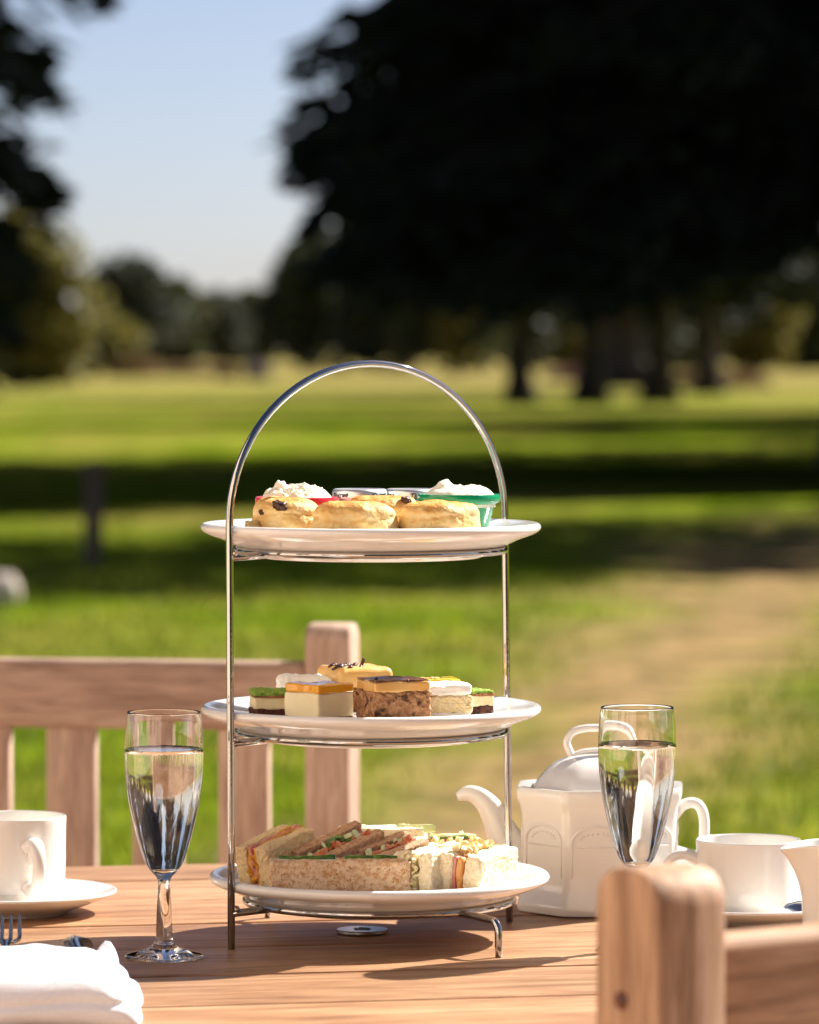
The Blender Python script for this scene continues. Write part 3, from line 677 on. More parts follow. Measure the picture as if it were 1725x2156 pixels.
# ------------------------------------------------------------------ upper tier: scones, pots, jam jars
def scone(label, px, d, w, ytop, seed, raisins=(), squash=1.0, rot=0.0):
    p = at(px, ytop, d); h = p.z - WT; t = thing('scone', label, 'scone', (p.x, d, WT), (0, 0, rot), 'scones on the uppermost plate')
    r = w / 2; v, f = [], []
    prof = sprof([(0, h), (r * .40, h * .985), (r * .68, h * .94), (r * .86, h * .84), (r * .955, h * .68), (r * .97, h * .5), (r * .995, h * .3), (r * .975, h * .1), (r * .90, 0), (0, 0)], 9)
    v, f = lathe(prof, 132, False); off = Vector((seed * 2.3, seed * 1.1, seed * 5.7)); out = []
    for q in v:
        q = Vector(q); rr = math.hypot(q.x, q.y)
        if rr > 1e-6:
            an = math.atan2(q.y, q.x); k = 1 + .10 * mnoise.noise(Vector((math.cos(an) * 1.3, math.sin(an) * 1.3, q.z * 30)) + off) + .028 * mnoise.fractal(q * 110 + off, 1, 2, 4)
            # torn seam around the waist
            s = math.exp(-((q.z / h - .52 + .08 * math.sin(an * 2 + seed)) / .07) ** 2); k -= .05 * s * (.3 + mnoise.noise(q * 160 + off))
            q.x *= k; q.y *= k * squash
        if q.z > h * .05: q.z += (.0013 * mnoise.fractal(q * 60 + off, .9, 2, 5) + .0032 * mnoise.noise(q * 28 + off)) * min(1, q.z / h)
        out.append(q)
    mb = MB(); mb.add(out, f); body = mb.build('scone_body', 'scone', t)
    for an, el, s in raisins:
        me = rough_mesh(.009 * s, .0055 * s, .005 * s, .0024 * s, .0016, 300, seed + an, 6); o = link('raisin', me, 'raisin', t)
        rr = r * (.93 - .45 * max(0, el - .75)); o.location = (math.cos(an) * rr, math.sin(an) * rr * squash, h * el - .002); o.rotation_euler = (.3, .2, an + math.pi / 2)
    return t, h
scone('fruit scone with a big raisin showing, in front of the red pot', 602, 3.412, .051, 1049, 1.3, [(-1.75, .80, 1.25), (-2.35, .66, .6), (-2.9, .30, .6)])
scone('widest plain golden scone, between two others at the plate front', 744, 3.376, .0655, 1056, 4.4, squash=.92)
scone('golden scone with a cracked side, in front of the green pot', 925, 3.388, .062, 1053, 7.9, squash=.95, rot=.6)
scone('scone tucked behind the others, before the jam jars', 806, 3.443, .054, 1040, 9.2, [(-.8, .86, 1.0), (-.6, .72, .7)])
for i, (dx, dy, s) in enumerate(((532, 3.395, 1.2), (541, 3.388, .9), (548, 3.398, .7))):
    me = rough_mesh(.009 * s, .008 * s, .0065 * s, .002, .0022, 200, 3 + i, 7); o = link('scone_crumb', me, 'crumb' if i != 2 else 'raisin')
    o.location = (atx(dx, dy), dy, WT + (.0008 if dx > 540 else .0026)); o.rotation_euler = (0, 0, i * 1.1)
    tag(o, ['largest crumb fallen beside the fruit scone', 'small crumb touching the fruit scone', 'loose raisin lying against the fruit scone'][i], 'crumb', 'crumbs by the fruit scone')

def pot(label, px, d, yrim, R_, mat, cream, clabel, peaks, amp, seed, hgt):
    p = at(px, yrim, d); h = p.z - WT; t = thing('ramekin', label, 'ramekin', (p.x, d, WT), group='coloured plastic pots of cream')
    mb = MB(); pr = [(0, 0), (R_ * .66, 0), (R_ * .70, .002), (R_ * .84, h * .62), (R_ * .88, h * .74), (R_ * .97, h * .78), (R_, h * .83), (R_, h * .93), (R_ * .975, h), (R_ * .91, h), (R_ * .885, h * .94), (R_ * .82, h * .6), (R_ * .62, .004), (0, .004)]
    v, f = lathe(pr, 72, False); mb.add(v, f); mb.build('pot', mat, t, True, 50)
    c = thing('cream', clabel, 'cream', (p.x, d, WT + h * .80), group='heaps of cream in the pots')
    v = [(0, 0, 0)]; f = []; nr, ns = 44, 120; rc = R_ * .885; off = Vector((seed, seed * 2.1, 0))
    def H(x, y):
        rr = math.hypot(x, y) / rc; b = hgt * max(0, 1 - rr ** 3.2) ** .7 + h * .08
        for (kx, ky, ks, kh) in peaks: b += kh * math.exp(-((x - kx) ** 2 + (y - ky) ** 2) / ks ** 2)
        q = Vector((x, y, 0)); b += amp * (mnoise.fractal(q * 170 + off, .8, 2.1, 5) + .9 * mnoise.noise(q * 70 + off)) * (1 - rr ** 8) + hgt * .18 * mnoise.noise(q * 45 + off)
        return max(b, -.004)
    v[0] = (0, 0, H(0, 0))
    for i in range(1, nr + 1):
        r0 = rc * (i / nr)
        for k in range(ns):
            a = 2 * math.pi * k / ns; x, y = r0 * math.cos(a), r0 * math.sin(a); v.append((x, y, H(x, y) if i < nr else -.004))
    for k in range(ns): f.append((0, 1 + k, 1 + (k + 1) % ns))
    for i in range(nr - 1):
        b0, b1 = 1 + i * ns, 1 + (i + 1) * ns
        for k in range(ns): f.append((b0 + k, b1 + k, b1 + (k + 1) % ns, b0 + (k + 1) % ns))
    mb = MB(); mb.add(v, f); mb.build('cream_heap', cream, c)
    return t
pot('red plastic pot filled with clotted cream', 625, 3.472, 1046, .0315, 'red', 'cream', 'crumbly clotted cream heaped in the red pot',
    [(-.0135, -.004, .0042, .0055), (-.0105, -.001, .0035, .004), (-.005, -.004, .004, -.003), (.006, -.002, .012, .0025)], .0034, 2.2, .0105)
pot('green plastic pot filled with smooth cream', 966, 3.472, 1040, .0315, 'green', 'butter', 'smooth swirled cream heaped in the green pot',
    [(-.0125, -.004, .0055, .0050), (-.0085, -.002, .0035, .0030), (.012, -.004, .009, .0022), (-.001, -.012, .007, -.003), (.001, .002, .002, .002)], .0011, 8.1, .0092)

def jar(label, px, d, txt_as):
    p = at(px, 1029, d); h = p.z - WT; t = thing('jam_jar', label, 'jar', (p.x, d, WT), group='miniature jam jars')
    r = .0207; lh = .0098
    mb = MB(); mb.add(*lathe([(0, .0005), (r * .82, .0005), (r * .93, .003), (r * .95, .008), (r * .95, h - lh - .002), (r * .86, h - lh + .002), (0, h - lh + .002)], 48, False)); mb.build('jar_body', 'jam', t, True, 50)
    mb = MB(); mb.add(*lathe([(0, h - .0004), (r * .86, h - .0004), (r * .90, h), (r * .96, h - .0005), (r, h - .0022), (r, h - lh + .0012), (r * .985, h - lh), (r * .9, h - lh), (r * .9, h - lh + .001), (0, h - lh + .001)], 64, False)); lid = mb.build('lid', 'lid_steel', t, True, 60)
    for a0 in txt_as:
        for s, size, dz, da in (('Tiptree', .0058, h - lh + .0034, 0), ('JAM', .0014, h - lh + .0015, .19)):
            if s == 'JAM': continue
            v, f = text_mesh(s, size, .35); out = []
            for x, y, z in v:
                y2 = y + .10 * x; a = a0 + da + x / (r + .0002) ; out.append(((r + .00015) * math.cos(a), (r + .00015) * math.sin(a), dz + y2))
            mb = MB(); mb.add(out, f)
            # underline flourish below the word
            un = []
            for k, xx in enumerate(np.linspace(-.0075, .007, 14)):
                a = a0 + xx / r; un.append(((r + .0002) * math.cos(a), (r + .0002) * math.sin(a), dz - .0016 + .10 * xx + .0005 * math.sin(k * .5)))
            mb.add(*tube(un, [.00008 + .00022 * math.sin(math.pi * min(1, k / 13 + .05)) for k in range(14)], 5)); mb.build('lettering', 'ink', lid, False)
    return t
jar('miniature jam jar with silver printed lid, next to the red pot', 757, 3.505, (-1.57 - .85, -1.57 + .85, 1.57))
jar('miniature jam jar with silver printed lid, next to the green pot', 868, 3.525, (-1.57 - 1.15, -1.57 + .30, 1.2))

# ------------------------------------------------------------------ middle tier: small cakes
def bits(name, m, parent, n, lo, hi, size, seed, flat=.5):
    """loose shreds and dice of filling, joined as one part"""
    rg = random.Random(seed); mb = MB()
    for i in range(n):
        s = size * rg.uniform(.6, 1.3); v, f = box(-s, s, -s * rg.uniform(.4, 1), s * rg.uniform(.4, 1), -s * flat, s * flat)
        v = [Vector(q) + Vector([rg.uniform(-.25, .25) * s for _ in range(3)]) for q in v]
        mt = Matrix.Translation([rg.uniform(lo[k], hi[k]) for k in range(3)]) @ Euler([rg.uniform(-.8, .8) for _ in range(3)]).to_matrix().to_4x4()
        mb.add(v, f, mt)
    o = mb.build(name, m, parent, False); o['kind'] = 'stuff'; return o
GC = 'small cakes on the middle plate'
def cake(name, label, px, d, s, rot, ytop, layers, seed, s2=None):
    p = at(px, ytop, d); h = p.z - WM; s2 = s2 or s
    t = thing(name, label, 'cake', (p.x, d, WM), (0, 0, R(rot)), GC); z = 0; tot = sum(l[1] for l in layers)
    for i, (nm, fr, m, amp, fq, gr, rad) in enumerate(layers):
        hh = h * fr / tot; rough(nm, m, t, s * gr, s2 * gr, hh + .0006, rad * 1.25, amp * 1.3, fq, seed + i * 1.7, 26, z - (.0003 if i else 0), amp2=.0007, freq2=70); z += hh
    return t, h
cake('matcha_cake', 'green-dusted matcha square touching the orange-topped cheesecake', 580, 3.432, .036, 8, 1454,
     [('base', .34, 'brownie', .0012, 160, 1.0, .0018), ('custard', .46, 'custard', .0004, 80, .985, .0015), ('crust', .05, 'biscuit', .0004, 90, .985, .0004), ('powder', .15, 'matcha', .0012, 380, 1.0, .0016)], 1)
cake('coconut_cake', 'plain white coconut square behind the orange-topped cheesecake', 640, 3.476, .036, 14, 1423, [('base', .4, 'frosting', .0006, 90, .99, .002), ('frosting', .6, 'frosting', .0011, 160, 1.0, .003)], 3)
tm_, _h = cake('mango_cheesecake', 'cheesecake square with an orange jelly top, corner forward', 673, 3.401, .0372, 44, 1438,
     [('base', .10, 'biscuit', .0010, 220, 1.02, .001), ('cheesecake_layer', .66, 'cheesecake', .0005, 60, 1.0, .0015), ('jelly', .24, 'mango', .0003, 50, .992, .0016)], 5)
bits('crumbs', 'biscuit', tm_, 14, (-.024, -.025, .0004), (-.004, -.0195, .0010), .0009, 63, .8)
t_, h_ = cake('coffee_cake', 'caramel-iced cake scattered with chocolate curls, tallest of the small cakes', 747, 3.503, .044, 24, 1402,
     [('base', .5, 'biscuit', .0012, 180, 1.0, .002), ('icing', .5, 'fudge', .0003, 50, 1.05, .0045)], 7)
rg_ = random.Random(4)
for i in range(15):
    L = rg_.uniform(.005, .011); mb = MB(); b = rg_.uniform(.2, .6)
    mb.add(*tube([(-L / 2, 0, -b * L * .25), (0, .0008, 0), (L / 2, 0, -b * L * .25)], [.0008, .0014, .0008], 6)); o = mb.build('chocolate_curl', 'choc', t_)
    o.location = (rg_.uniform(-.020, .006), rg_.uniform(-.021, .010), h_ + .0008); o.rotation_euler = (0, rg_.uniform(-.25, .25), rg_.uniform(0, 3.1))
o = bevbox('chocolate_shard', (.0026, .0012, .0065), 'choc', t_, (.004, -.006, h_ + .0030), (.1, .35, 0), .0003)
t_, h_ = cake('date_cake', 'dark fruit-flecked sponge square under fudge icing, the largest cake', 828, 3.381, .0440, 19, 1429,
     [('sponge', .74, 'date', .0014, 190, 1.0, .0018), ('icing', .235, 'fudge', .0006, 70, .99, .0016), ('glaze', .025, 'choc_glaze', .0003, 50, .965, .0004)], 9)
for i, (x, y, r) in enumerate(((-.019, -.016, .5), (-.006, -.0195, 1.2), (.004, -.0205, .9))):
    o = rough('chocolate_chip', 'choc', t_, .0032, .0018, .0024, .0008, .0004, 200, i + 2, 4, 0, (x, y, h_ - .0018 + (.002 if i == 0 else 0)), (.3, .2, r))
bits('crumbs', 'date', t_, 16, (-.026, -.029, .0004), (.026, -.022, .0010), .0010, 61, .8)
t_, h_ = cake('lemon_slice', 'yellow jelly-topped slice half hidden behind the vanilla sponge', 920, 3.488, .033, 8, 1428, [('base', .25, 'biscuit', .001, 180, 1.0, .0015), ('cream_layer', .4, 'cheesecake', .0005, 70, 1, .0015), ('jelly', .35, 'lemon', .0004, 50, .99, .002)], 11)
for i in range(7):
    rough('nut_crumb', 'crumb', t_, .003, .0025, .002, .0008, .0006, 300, i, 4, 0, (-.014 + .0022 * i, -.011 + .002 * math.sin(i * 2.2), h_ - .0004), (0, 0, i))
cake('vanilla_sponge', 'pale vanilla sponge square with thick white frosting on top', 931, 3.409, .036, 17, 1438,
     [('lower_frosting', .22, 'frosting', .0006, 90, 1.0, .0018), ('sponge', .46, 'sponge', .0009, 220, .99, .0012), ('frosting', .32, 'frosting', .0008, 110, 1.01, .0028)], 13)
cake('matcha_cake', 'small green-dusted matcha square touching the vanilla sponge', 991, 3.452, .026, 32, 1452,
     [('base', .38, 'brownie', .0012, 170, 1.0, .0018), ('custard', .42, 'custard', .0004, 80, .985, .0013), ('crust', .05, 'biscuit', .0003, 90, .985, .0004), ('powder', .15, 'matcha', .0010, 380, 1.0, .0014)], 15)

# ------------------------------------------------------------------ lowest tier: sandwiches
GS = 'sandwiches on the lowest plate'
def sandwich(label, x, y, L, H, tb, fill, bread, rz, seed, rx=0., ry=0., z=None, bread2=None, fillers=(), rad=.0026, nz=.0010):
    """finger sandwich standing on edge: slices stacked along local x, length along local y"""
    t = thing('sandwich', label, 'sandwich', (x, y, WB if z is None else z), Euler((R(rx), R(ry), R(rz)), 'XYZ'), GS)
    for s, b in ((-1, bread), (1, bread2 or bread)):
        rough('bread_slice', b, t, tb, L, H, rad, nz, 330, seed + s, 34, 0, (s * (fill + tb) / 2, 0, 0), amp2=nz * 1.4, freq2=55)
    for i, (nm, m, w, off, lg, hg, amp) in enumerate(fillers):
        rough(nm, m, t, w, L * lg, H * hg, w * .45, amp, 120, seed * 2 + i, 16, H * (1 - hg) * .3, (off, 0, 0), amp2=amp * .8, freq2=45)
    return t
HAM = [('mustard', 'mustard', .0032, -.0022, 1.01, 1.0, .0018), ('ham_slice', 'ham', .0030, .0002, 1.02, 1.02, .0014), ('ham_slice', 'ham', .0026, .0026, .99, .99, .0014), ('mustard', 'mustard', .0024, .0044, 1.01, 1.01, .0016)]
p = at(542, 1800, 3.415); c_, s_ = math.cos(R(-40)), math.sin(R(-40))
t1 = sandwich('upright ham and mustard sandwich in soft white bread, leaning at the plate edge', p.x + .027 * .62, 3.415 + .027 * .75, .056, .0345, .0125, .0085, 'toast_bread', -39, 3, 13, 0, WB + .0025, None, HAM)
bits('mustard_smear', 'mustard', t1, 10, (-.004, -.0285, .004), (.006, -.026, .034), .0022, 6, .4)
p = at(655, 1800, 3.448)
t2 = sandwich('second ham and mustard sandwich lying against the upright one', p.x, 3.452, .060, .0255, .010, .008, 'toast_bread', -48, 8, 12, 12, WB + .001, None, HAM)
p = at(716, 1812, 3.382)
t3 = sandwich('long brown-bread sandwich whose speckled side faces out, cucumber along its top', p.x, 3.386, .104, .0240, .0115, .0065, 'brown_bread', 92.5, 12, 0, 0, None, None,
              [('dressing', 'mayo', .0040, -.001, .97, .99, .0009)])
for i, (yy, L) in enumerate(((.020, .034), (-.014, .022), (-.034, .020), (.040, .012))):
    o = rough('cucumber_slice', 'cucumber', t3, .0035, L, .006, .0016, .0006, 120, i, 8, 0, (.0010, yy, .0206), (.06 * (i - 1), .1, 0))
    rough('cucumber_peel', 'peel', o, .0010, L * .98, .0055, .0005, .0003, 120, i, 6, .0004, (-.0020 if i % 2 else -.0022, 0, 0))
p = at(705, 1800, 3.428)
t4 = sandwich('tilted malted-bread sandwich packed with diced cucumber and tomato', p.x + .004, 3.440, .066, .0285, .0085, .0150, 'rye_bread', -44, 17, 17, 12, WB + .006, None,
              [('tomato_layer', 'tomato', .005, .002, .97, .93, .0018)], rad=.0009, nz=.0006)
bits('cucumber_dice', 'cucumber', t4, 14, (-.0065, -.028, .0230), (.002, .022, .0285), .0030, 5)
bits('cucumber_peel_dice', 'peel', t4, 6, (-.006, -.026, .025), (.003, .024, .029), .0024, 15, .3)
bits('tomato_dice', 'tomato', t4, 13, (.0005, -.028, .0235), (.007, .026, .0285), .0030, 9)
p = at(826, 1800, 3.432)
t5 = sandwich('malted-bread sandwich with tomato, between the tilted one and the white ones', p.x, 3.440, .050, .0275, .0085, .012, 'rye_bread', -48, 21, 12, 12, WB + .0035, None,
              [('tomato_layer', 'tomato', .005, .001, .97, .95, .0015)], rad=.0009, nz=.0006)
bits('cucumber_dice', 'cucumber', t5, 7, (-.0055, -.022, .0225), (.002, .020, .0280), .0028, 25)
bits('tomato_dice', 'tomato', t5, 7, (.000, -.022, .0225), (.006, .020, .0280), .0028, 29)
p = at(806, 1758, 3.515)
t6 = sandwich('white sandwich with creamy dressing along the back of the plate', p.x, 3.510, .066, .0350, .011, .006, 'white_bread', 80, 25, 0, 0, None, None, [('dressing', 'mayo', .0065, 0, 1.0, 1.02, .0016)])
o = rough('cucumber_slice', 'cucumber', t6, .0035, .030, .006, .0016, .0008, 120, 3, 8, 0, (-.001, -.026, .0315), (0, .2, 0))
p = at(868, 1800, 3.375)
WF = [('cheese_filling', 'cheese', .0052, 0, .98, .96, .0016)]
r30 = R(-30); dv = Vector((.5, .866))
t7 = sandwich('white-bread cheese sandwich wedged against the long brown one', p.x + dv.x * .026, 3.380 + dv.y * .026, .050, .0285, .0125, .008, 'white_bread', -30, 31, 0, -3, None, None, WF)
bits('onion_shreds', 'cheese', t7, 26, (-.004, -.0275, .002), (.004, -.024, .029), .0022, 33, .35)
p = at(960, 1800, 3.370)
t8 = sandwich('bright white-bread sandwich with orange filling, outermost by the plate rim', p.x + dv.x * .031, 3.378 + dv.y * .031, .060, .0290, .0135, .0095, 'white_bread', -30, 37, 3, 5, WB + .0005, None,
              [('orange_filling', 'salmon', .006, .0012, 1.01, .99, .0016), ('ham_slice', 'ham', .003, -.0028, 1.0, .9, .0012)])
bits('grated_cheese', 'cheese', t8, 30, (-.012, -.022, .0285), (.008, .018, .0325), .0023, 41, .6)
p = at(934, 1780, 3.49)
t9 = sandwich('white-bread ham and cucumber sandwich behind the outermost one', p.x, 3.478, .058, .0285, .0115, .010, 'white_bread', -62, 43, 0, 6, None, None,
              [('ham_slice', 'ham', .004, 0, 1.0, 1.02, .0016)])
o = rough('cucumber_slice', 'cucumber', t9, .0035, .036, .006, .0016, .0008, 120, 8, 8, 0, (-.003, .004, .0275), (0, .5, 0))
rough('cucumber_peel', 'peel', o, .0010, .034, .0050, .0005, .0003, 120, 2, 6, .0005, (.0020, 0, 0))
bits('egg_crumble', 'cheese', t9, 22, (-.012, -.026, .0275), (.012, .026, .0305), .0022, 47, .6)

# ------------------------------------------------------------------ table number disc
p = at(763, 1967, 3.478); t = thing('table_number', 'small round steel table number disc under the cake stand', 'number disc', (p.x, 3.478, TZ), (0, 0, R(-90)))
mb = MB(); mb.add(*lathe([(0, 0), (.0190, 0), (.0196, .0006), (.0196, .0022), (.0190, .0028), (0, .0028)], 64, False)); mb.build('disc', 'steel', t, True, 40)
v, f = text_mesh('40', .0175); mb = MB(); mb.add([(x, y - .006, .0030) for x, y, z in v], f); mb.build('lettering', 'ink', t, False)

# ------------------------------------------------------------------ champagne flutes
def flute(label, x, y, seed, sc=1.0):
    t = thing('champagne_flute', label, 'glass', (x, y, TZ), (0, 0, seed), 'champagne flutes'); t.scale = (sc, sc, sc)
    outer = sprof([(.0285, .0008), (.0288, .0018), (.0270, .0030), (.0190, .0052), (.0105, .0085), (.0068, .0125), (.0060, .020), (.0054, .035), (.0047, .050), (.0048, .0570), (.0064, .0600), (.0105, .0645), (.0146, .0716), (.0204, .090), (.0252, .111),
                   (.0278, .130), (.0287, .147), (.0284, .162), (.0275, .172), (.0267, .1788)], 6)
    inner_pts = [(.0258, .1788), (.0266, .172), (.0274, .162), (.0277, .147), (.0268, .130), (.0241, .111), (.0192, .090), (.0132, .0735), (.0080, .0668), (.0, .0650)]
    inner = sprof(inner_pts, 6)
    prof = [(0, .0002), (.024, .0002), (.0275, .0003)] + outer + [(.0264, .1794), (.0261, .1794)] + inner
    mb = MB(); mb.add(*lathe(prof, 96, False)); mb.build('glass_body', 'glass', t)
    lv = .1522
    wi = [(r, z) for r, z in inner[::-1] if z < lv - .0008]
    rl = .0277
    prof = [(max(r + (.00025 if r > .001 else 0), 0), z - .00015) for r, z in wi] + [(.02785, lv + .0004), (.0274, lv - .0001), (.0262, lv - .0006), (.024, lv - .0008), (0, lv - .0008)]
    mb = MB(); mb.add(*lathe(prof, 96, False)); mb.build('wine', 'wine', t)
    rg = random.Random(seed); mb = MB(); bv, bf = lathe([(0, 1)] + [(math.sin(a), math.cos(a)) for a in np.linspace(.5, 2.64, 5)] + [(0, -1)], 8, False)
    for k in range(120):
        if k < 60: s = rg.random(); x_, y_, z_ = rg.gauss(0, .0012 + .003 * s), rg.gauss(0, .0012 + .003 * s), .068 + s * .082
        else: a = rg.random() * 6.28; z_ = rg.uniform(.09, .150); r_ = np.interp(z_, [.0735, .09, .111, .13, .147], [.0132, .0192, .0241, .0268, .0277]) - .0009; x_, y_ = math.cos(a) * r_, math.sin(a) * r_
        q = rg.uniform(.0003, .00075); mb.add([(x_ + q * a[0], y_ + q * a[1], z_ + q * a[2]) for a in bv], bf)
    o = mb.build('bubbles', 'bubble', t); o['kind'] = 'stuff'
    return t
flute('champagne flute of sparkling wine between the napkin and the cake stand', atx(345, 3.33), 3.33, .3)
flute('champagne flute of sparkling wine standing before the teapot', atx(1342, 3.375), 3.375, 1.7)

# ------------------------------------------------------------------ cups, saucers, jug
def saucer(label, x, y, R_):
    pr = sprof([(0, .0055), (R_ * .34, .0055), (R_ * .42, .0058), (R_ * .62, .0090), (R_ * .82, .0135), (R_ * .95, .0175), (R_ * .985, .0186), (R_, .0176), (R_ * .985, .0160), (R_ * .85, .0108), (R_ * .66, .0056), (R_ * .54, .0018), (R_ * .51, .0001), (R_ * .46, .0001), (R_ * .44, .0018), (R_ * .2, .0026), (0, .0026)], 5)
    mb = MB(); mb.add(*lathe(pr, 96, False)); o = mb.build('saucer', 'china'); o.location = (x, y, TZ); tag(o, label, 'saucer', 'white saucers'); return o
def cup(label, x, y, R_, H, ha, curl, step=.84):
    t = thing('teacup', label, 'cup', (x, y, TZ + .0054), (0, 0, ha), 'white teacups')
    pr = sprof([(0, .002), (R_ * .62, .002), (R_ * .66, .0004), (R_ * .74, .0004), (R_ * .79, .0022), (R_ * step, H * .155), (R_ * .93, H * .185), (R_ * .965, H * .25), (R_ * .985, H * .5), (R_ * .99, H * .8), (R_, H * .965), (R_ * .993, H), (R_ * .965, H), (R_ * .952, H * .96),
                (R_ * .94, H * .75), (R_ * .93, H * .35), (R_ * .85, H * .16), (R_ * .5, H * .10), (0, H * .10)], 5)
    mb = MB(); mb.add(*lathe(pr, 96, False)); mb.build('cup_body', 'china', t)
    if curl: pts = [(R_ * .95, 0, H * .70), (R_ * 1.16, 0, H * .745), (R_ * 1.36, 0, H * .66), (R_ * 1.44, 0, H * .50), (R_ * 1.33, 0, H * .32), (R_ * 1.12, 0, H * .235), (R_ * .97, 0, H * .26)]
    else: pts = [(R_ * .95, 0, H * .72), (R_ * 1.2, 0, H * .80), (R_ * 1.46, 0, H * .74), (R_ * 1.58, 0, H * .56), (R_ * 1.44, 0, H * .37), (R_ * 1.15, 0, H * .28), (R_ * .95, 0, H * .30)]
    pa = spline(pts, 6); n = len(pa); rad = [.0046 if curl else .0042] * n
    rad = [r * (1.35 - .5 * math.sin(math.pi * i / (n - 1))) for i, r in enumerate(rad)]
    mb = MB(); mb.add(*tube(pa, rad, 16, flat=1.35, up=(0, 1, 0))); mb.build('handle', 'china', t)
    if curl:
        mb = MB(); mb.add(*tube(spline([(R_ * 1.0, 0, H * .72), (R_ * 1.08, 0, H * .62), (R_ * 1.01, 0, H * .56), (R_ * .96, 0, H * .60)], 5), .0042, 12)); mb.build('handle_curl', 'china', t)
    return t
lx, ly = atx(30, 3.60), 3.60
saucer('white saucer under the taller teacup', lx, ly, .080); cup('taller white teacup with a curled handle, on a saucer', lx, ly, .0405, .071, R(-66), True)
rx_, ry_ = atx(1577, 3.525), 3.525
saucer('white saucer holding a teaspoon, under the wider teacup', rx_, ry_, .078); cup('wider white teacup with a loop handle, beside the milk jug', rx_, ry_, .0402, .0605, R(176), False, .90)
# teaspoon
sp = thing('teaspoon', 'steel teaspoon resting on the saucer beside the teacup', 'spoon', (atx(1695, 3.492), 3.492, TZ + .0158), (0, 0, R(12)))
bm = bmesh.new(); bmesh.ops.create_uvsphere(bm, u_segments=24, v_segments=12, radius=1)
for v in list(bm.verts):
    if v.co.z > .05: bm.verts.remove(v)
for v in bm.verts: v.co = Vector((v.co.x * .0145 * (1 - .18 * v.co.x), v.co.y * .0095, v.co.z * .004))
me = bpy.data.meshes.new('spoon_bowl'); bm.to_mesh(me); bm.free(); o = link('spoon_bowl', me, 'steel', sp); md = o.modifiers.new('s', 'SOLIDIFY'); md.thickness = .0008
o.rotation_euler = (R(38), 0, 0)
mb = MB(); mb.add(*tube(spline([(.0130, 0, -.0006), (.020, 0, .0012), (.035, 0, .004), (.060, 0, .0075), (.085, 0, .010)], 6), [.0016] * 12 + [.0018 + .0001 * i for i in range(13)], 8, flat=.45, up=(0, 0, 1))); mb.build('spoon_handle', 'steel', sp)
# milk jug
jg = thing('milk_jug', 'white china milk jug with a pulled lip, beside the wider teacup', 'jug', (atx(1768, 3.395), 3.395, TZ), (0, 0, R(186)))
pr = sprof([(0, .002), (.020, .002), (.0225, .0003), (.0255, .0006), (.0262, .004), (.0268, .015), (.0275, .035), (.0280, .055), (.0288, .068), (.0296, .0755), (.0290, .0772), (.0277, .0765), (.0266, .066), (.0258, .04), (.0245, .012), (.018, .005), (0, .005)], 5)
v, f = lathe(pr, 96, False); out = []
for q in v:
    x, y, z = q; an = math.atan2(y, x); k = max(0, (z - .034) / .043); w = math.exp(-(an / .42) ** 2)
    if math.hypot(x, y) > .01: s = 1 + .52 * w * k ** 1.6; x *= s; y *= s * (1 - .15 * w * k); z += -.004 * w * k ** 3
    out.append((x, y, z))
mb = MB(); mb.add(out, f); mb.build('jug_body', 'china', jg)
mb = MB(); mb.add(*tube(spline([(-.0265, 0, .064), (-.040, 0, .068), (-.050, 0, .055), (-.046, 0, .035), (-.034, 0, .022), (-.026, 0, .020)], 6), .004, 14, flat=1.3, up=(0, 1, 0))); mb.build('handle', 'china', jg)

# ------------------------------------------------------------------ teapot
tx, ty_ = atx(1264, 3.63), 3.63
tp = thing('teapot', 'white china octagonal teapot with arched panels and looped lid', 'teapot', (tx, ty_, TZ), (0, 0, R(-4)))
def octring(ap, z, rc=.006, n=5, ph=0):
    """octagon of apothem ap with rounded corners"""
    pts = []; Rv = ap / math.cos(math.pi / 8)
    for k in range(8):
        a = math.pi / 8 + k * math.pi / 4
        for j in range(n):
            b = a + (j / (n - 1) - .5) * math.pi / 4; cR = Rv - rc / math.cos(math.pi / 8)
            pts.append((math.cos(a) * cR + math.cos(b) * rc, math.sin(a) * cR + math.sin(b) * rc, z))
    return pts
def loft(rings, cap0=True, cap1=True):
    v = []; f = []; n = len(rings[0])
    for r in rings: v += r
    for i in range(len(rings) - 1):
        for k in range(n): f.append((i * n + k, i * n + (k + 1) % n, (i + 1) * n + (k + 1) % n, (i + 1) * n + k))
    if cap0: f.append(tuple(range(n - 1, -1, -1)))
    if cap1: f.append(tuple(range((len(rings) - 1) * n, len(rings) * n)))
    return v, f
bp_ = [(.060, .0), (.0635, .0008), (.0648, .004), (.0640, .009), (.0612, .016), (.0602, .024), (.0602, .05), (.0606, .068), (.0612, .078), (.0622, .084), (.0640, .0885), (.0648, .0925), (.0650, .0965), (.0640, .0985), (.0600, .0985), (.0520, .0970), (.050, .092)]
mb = MB(); mb.add(*loft([octring(a, z, .011, 7) for a, z in bp_])); mb.build('pot_body', 'china', tp, True, 38)
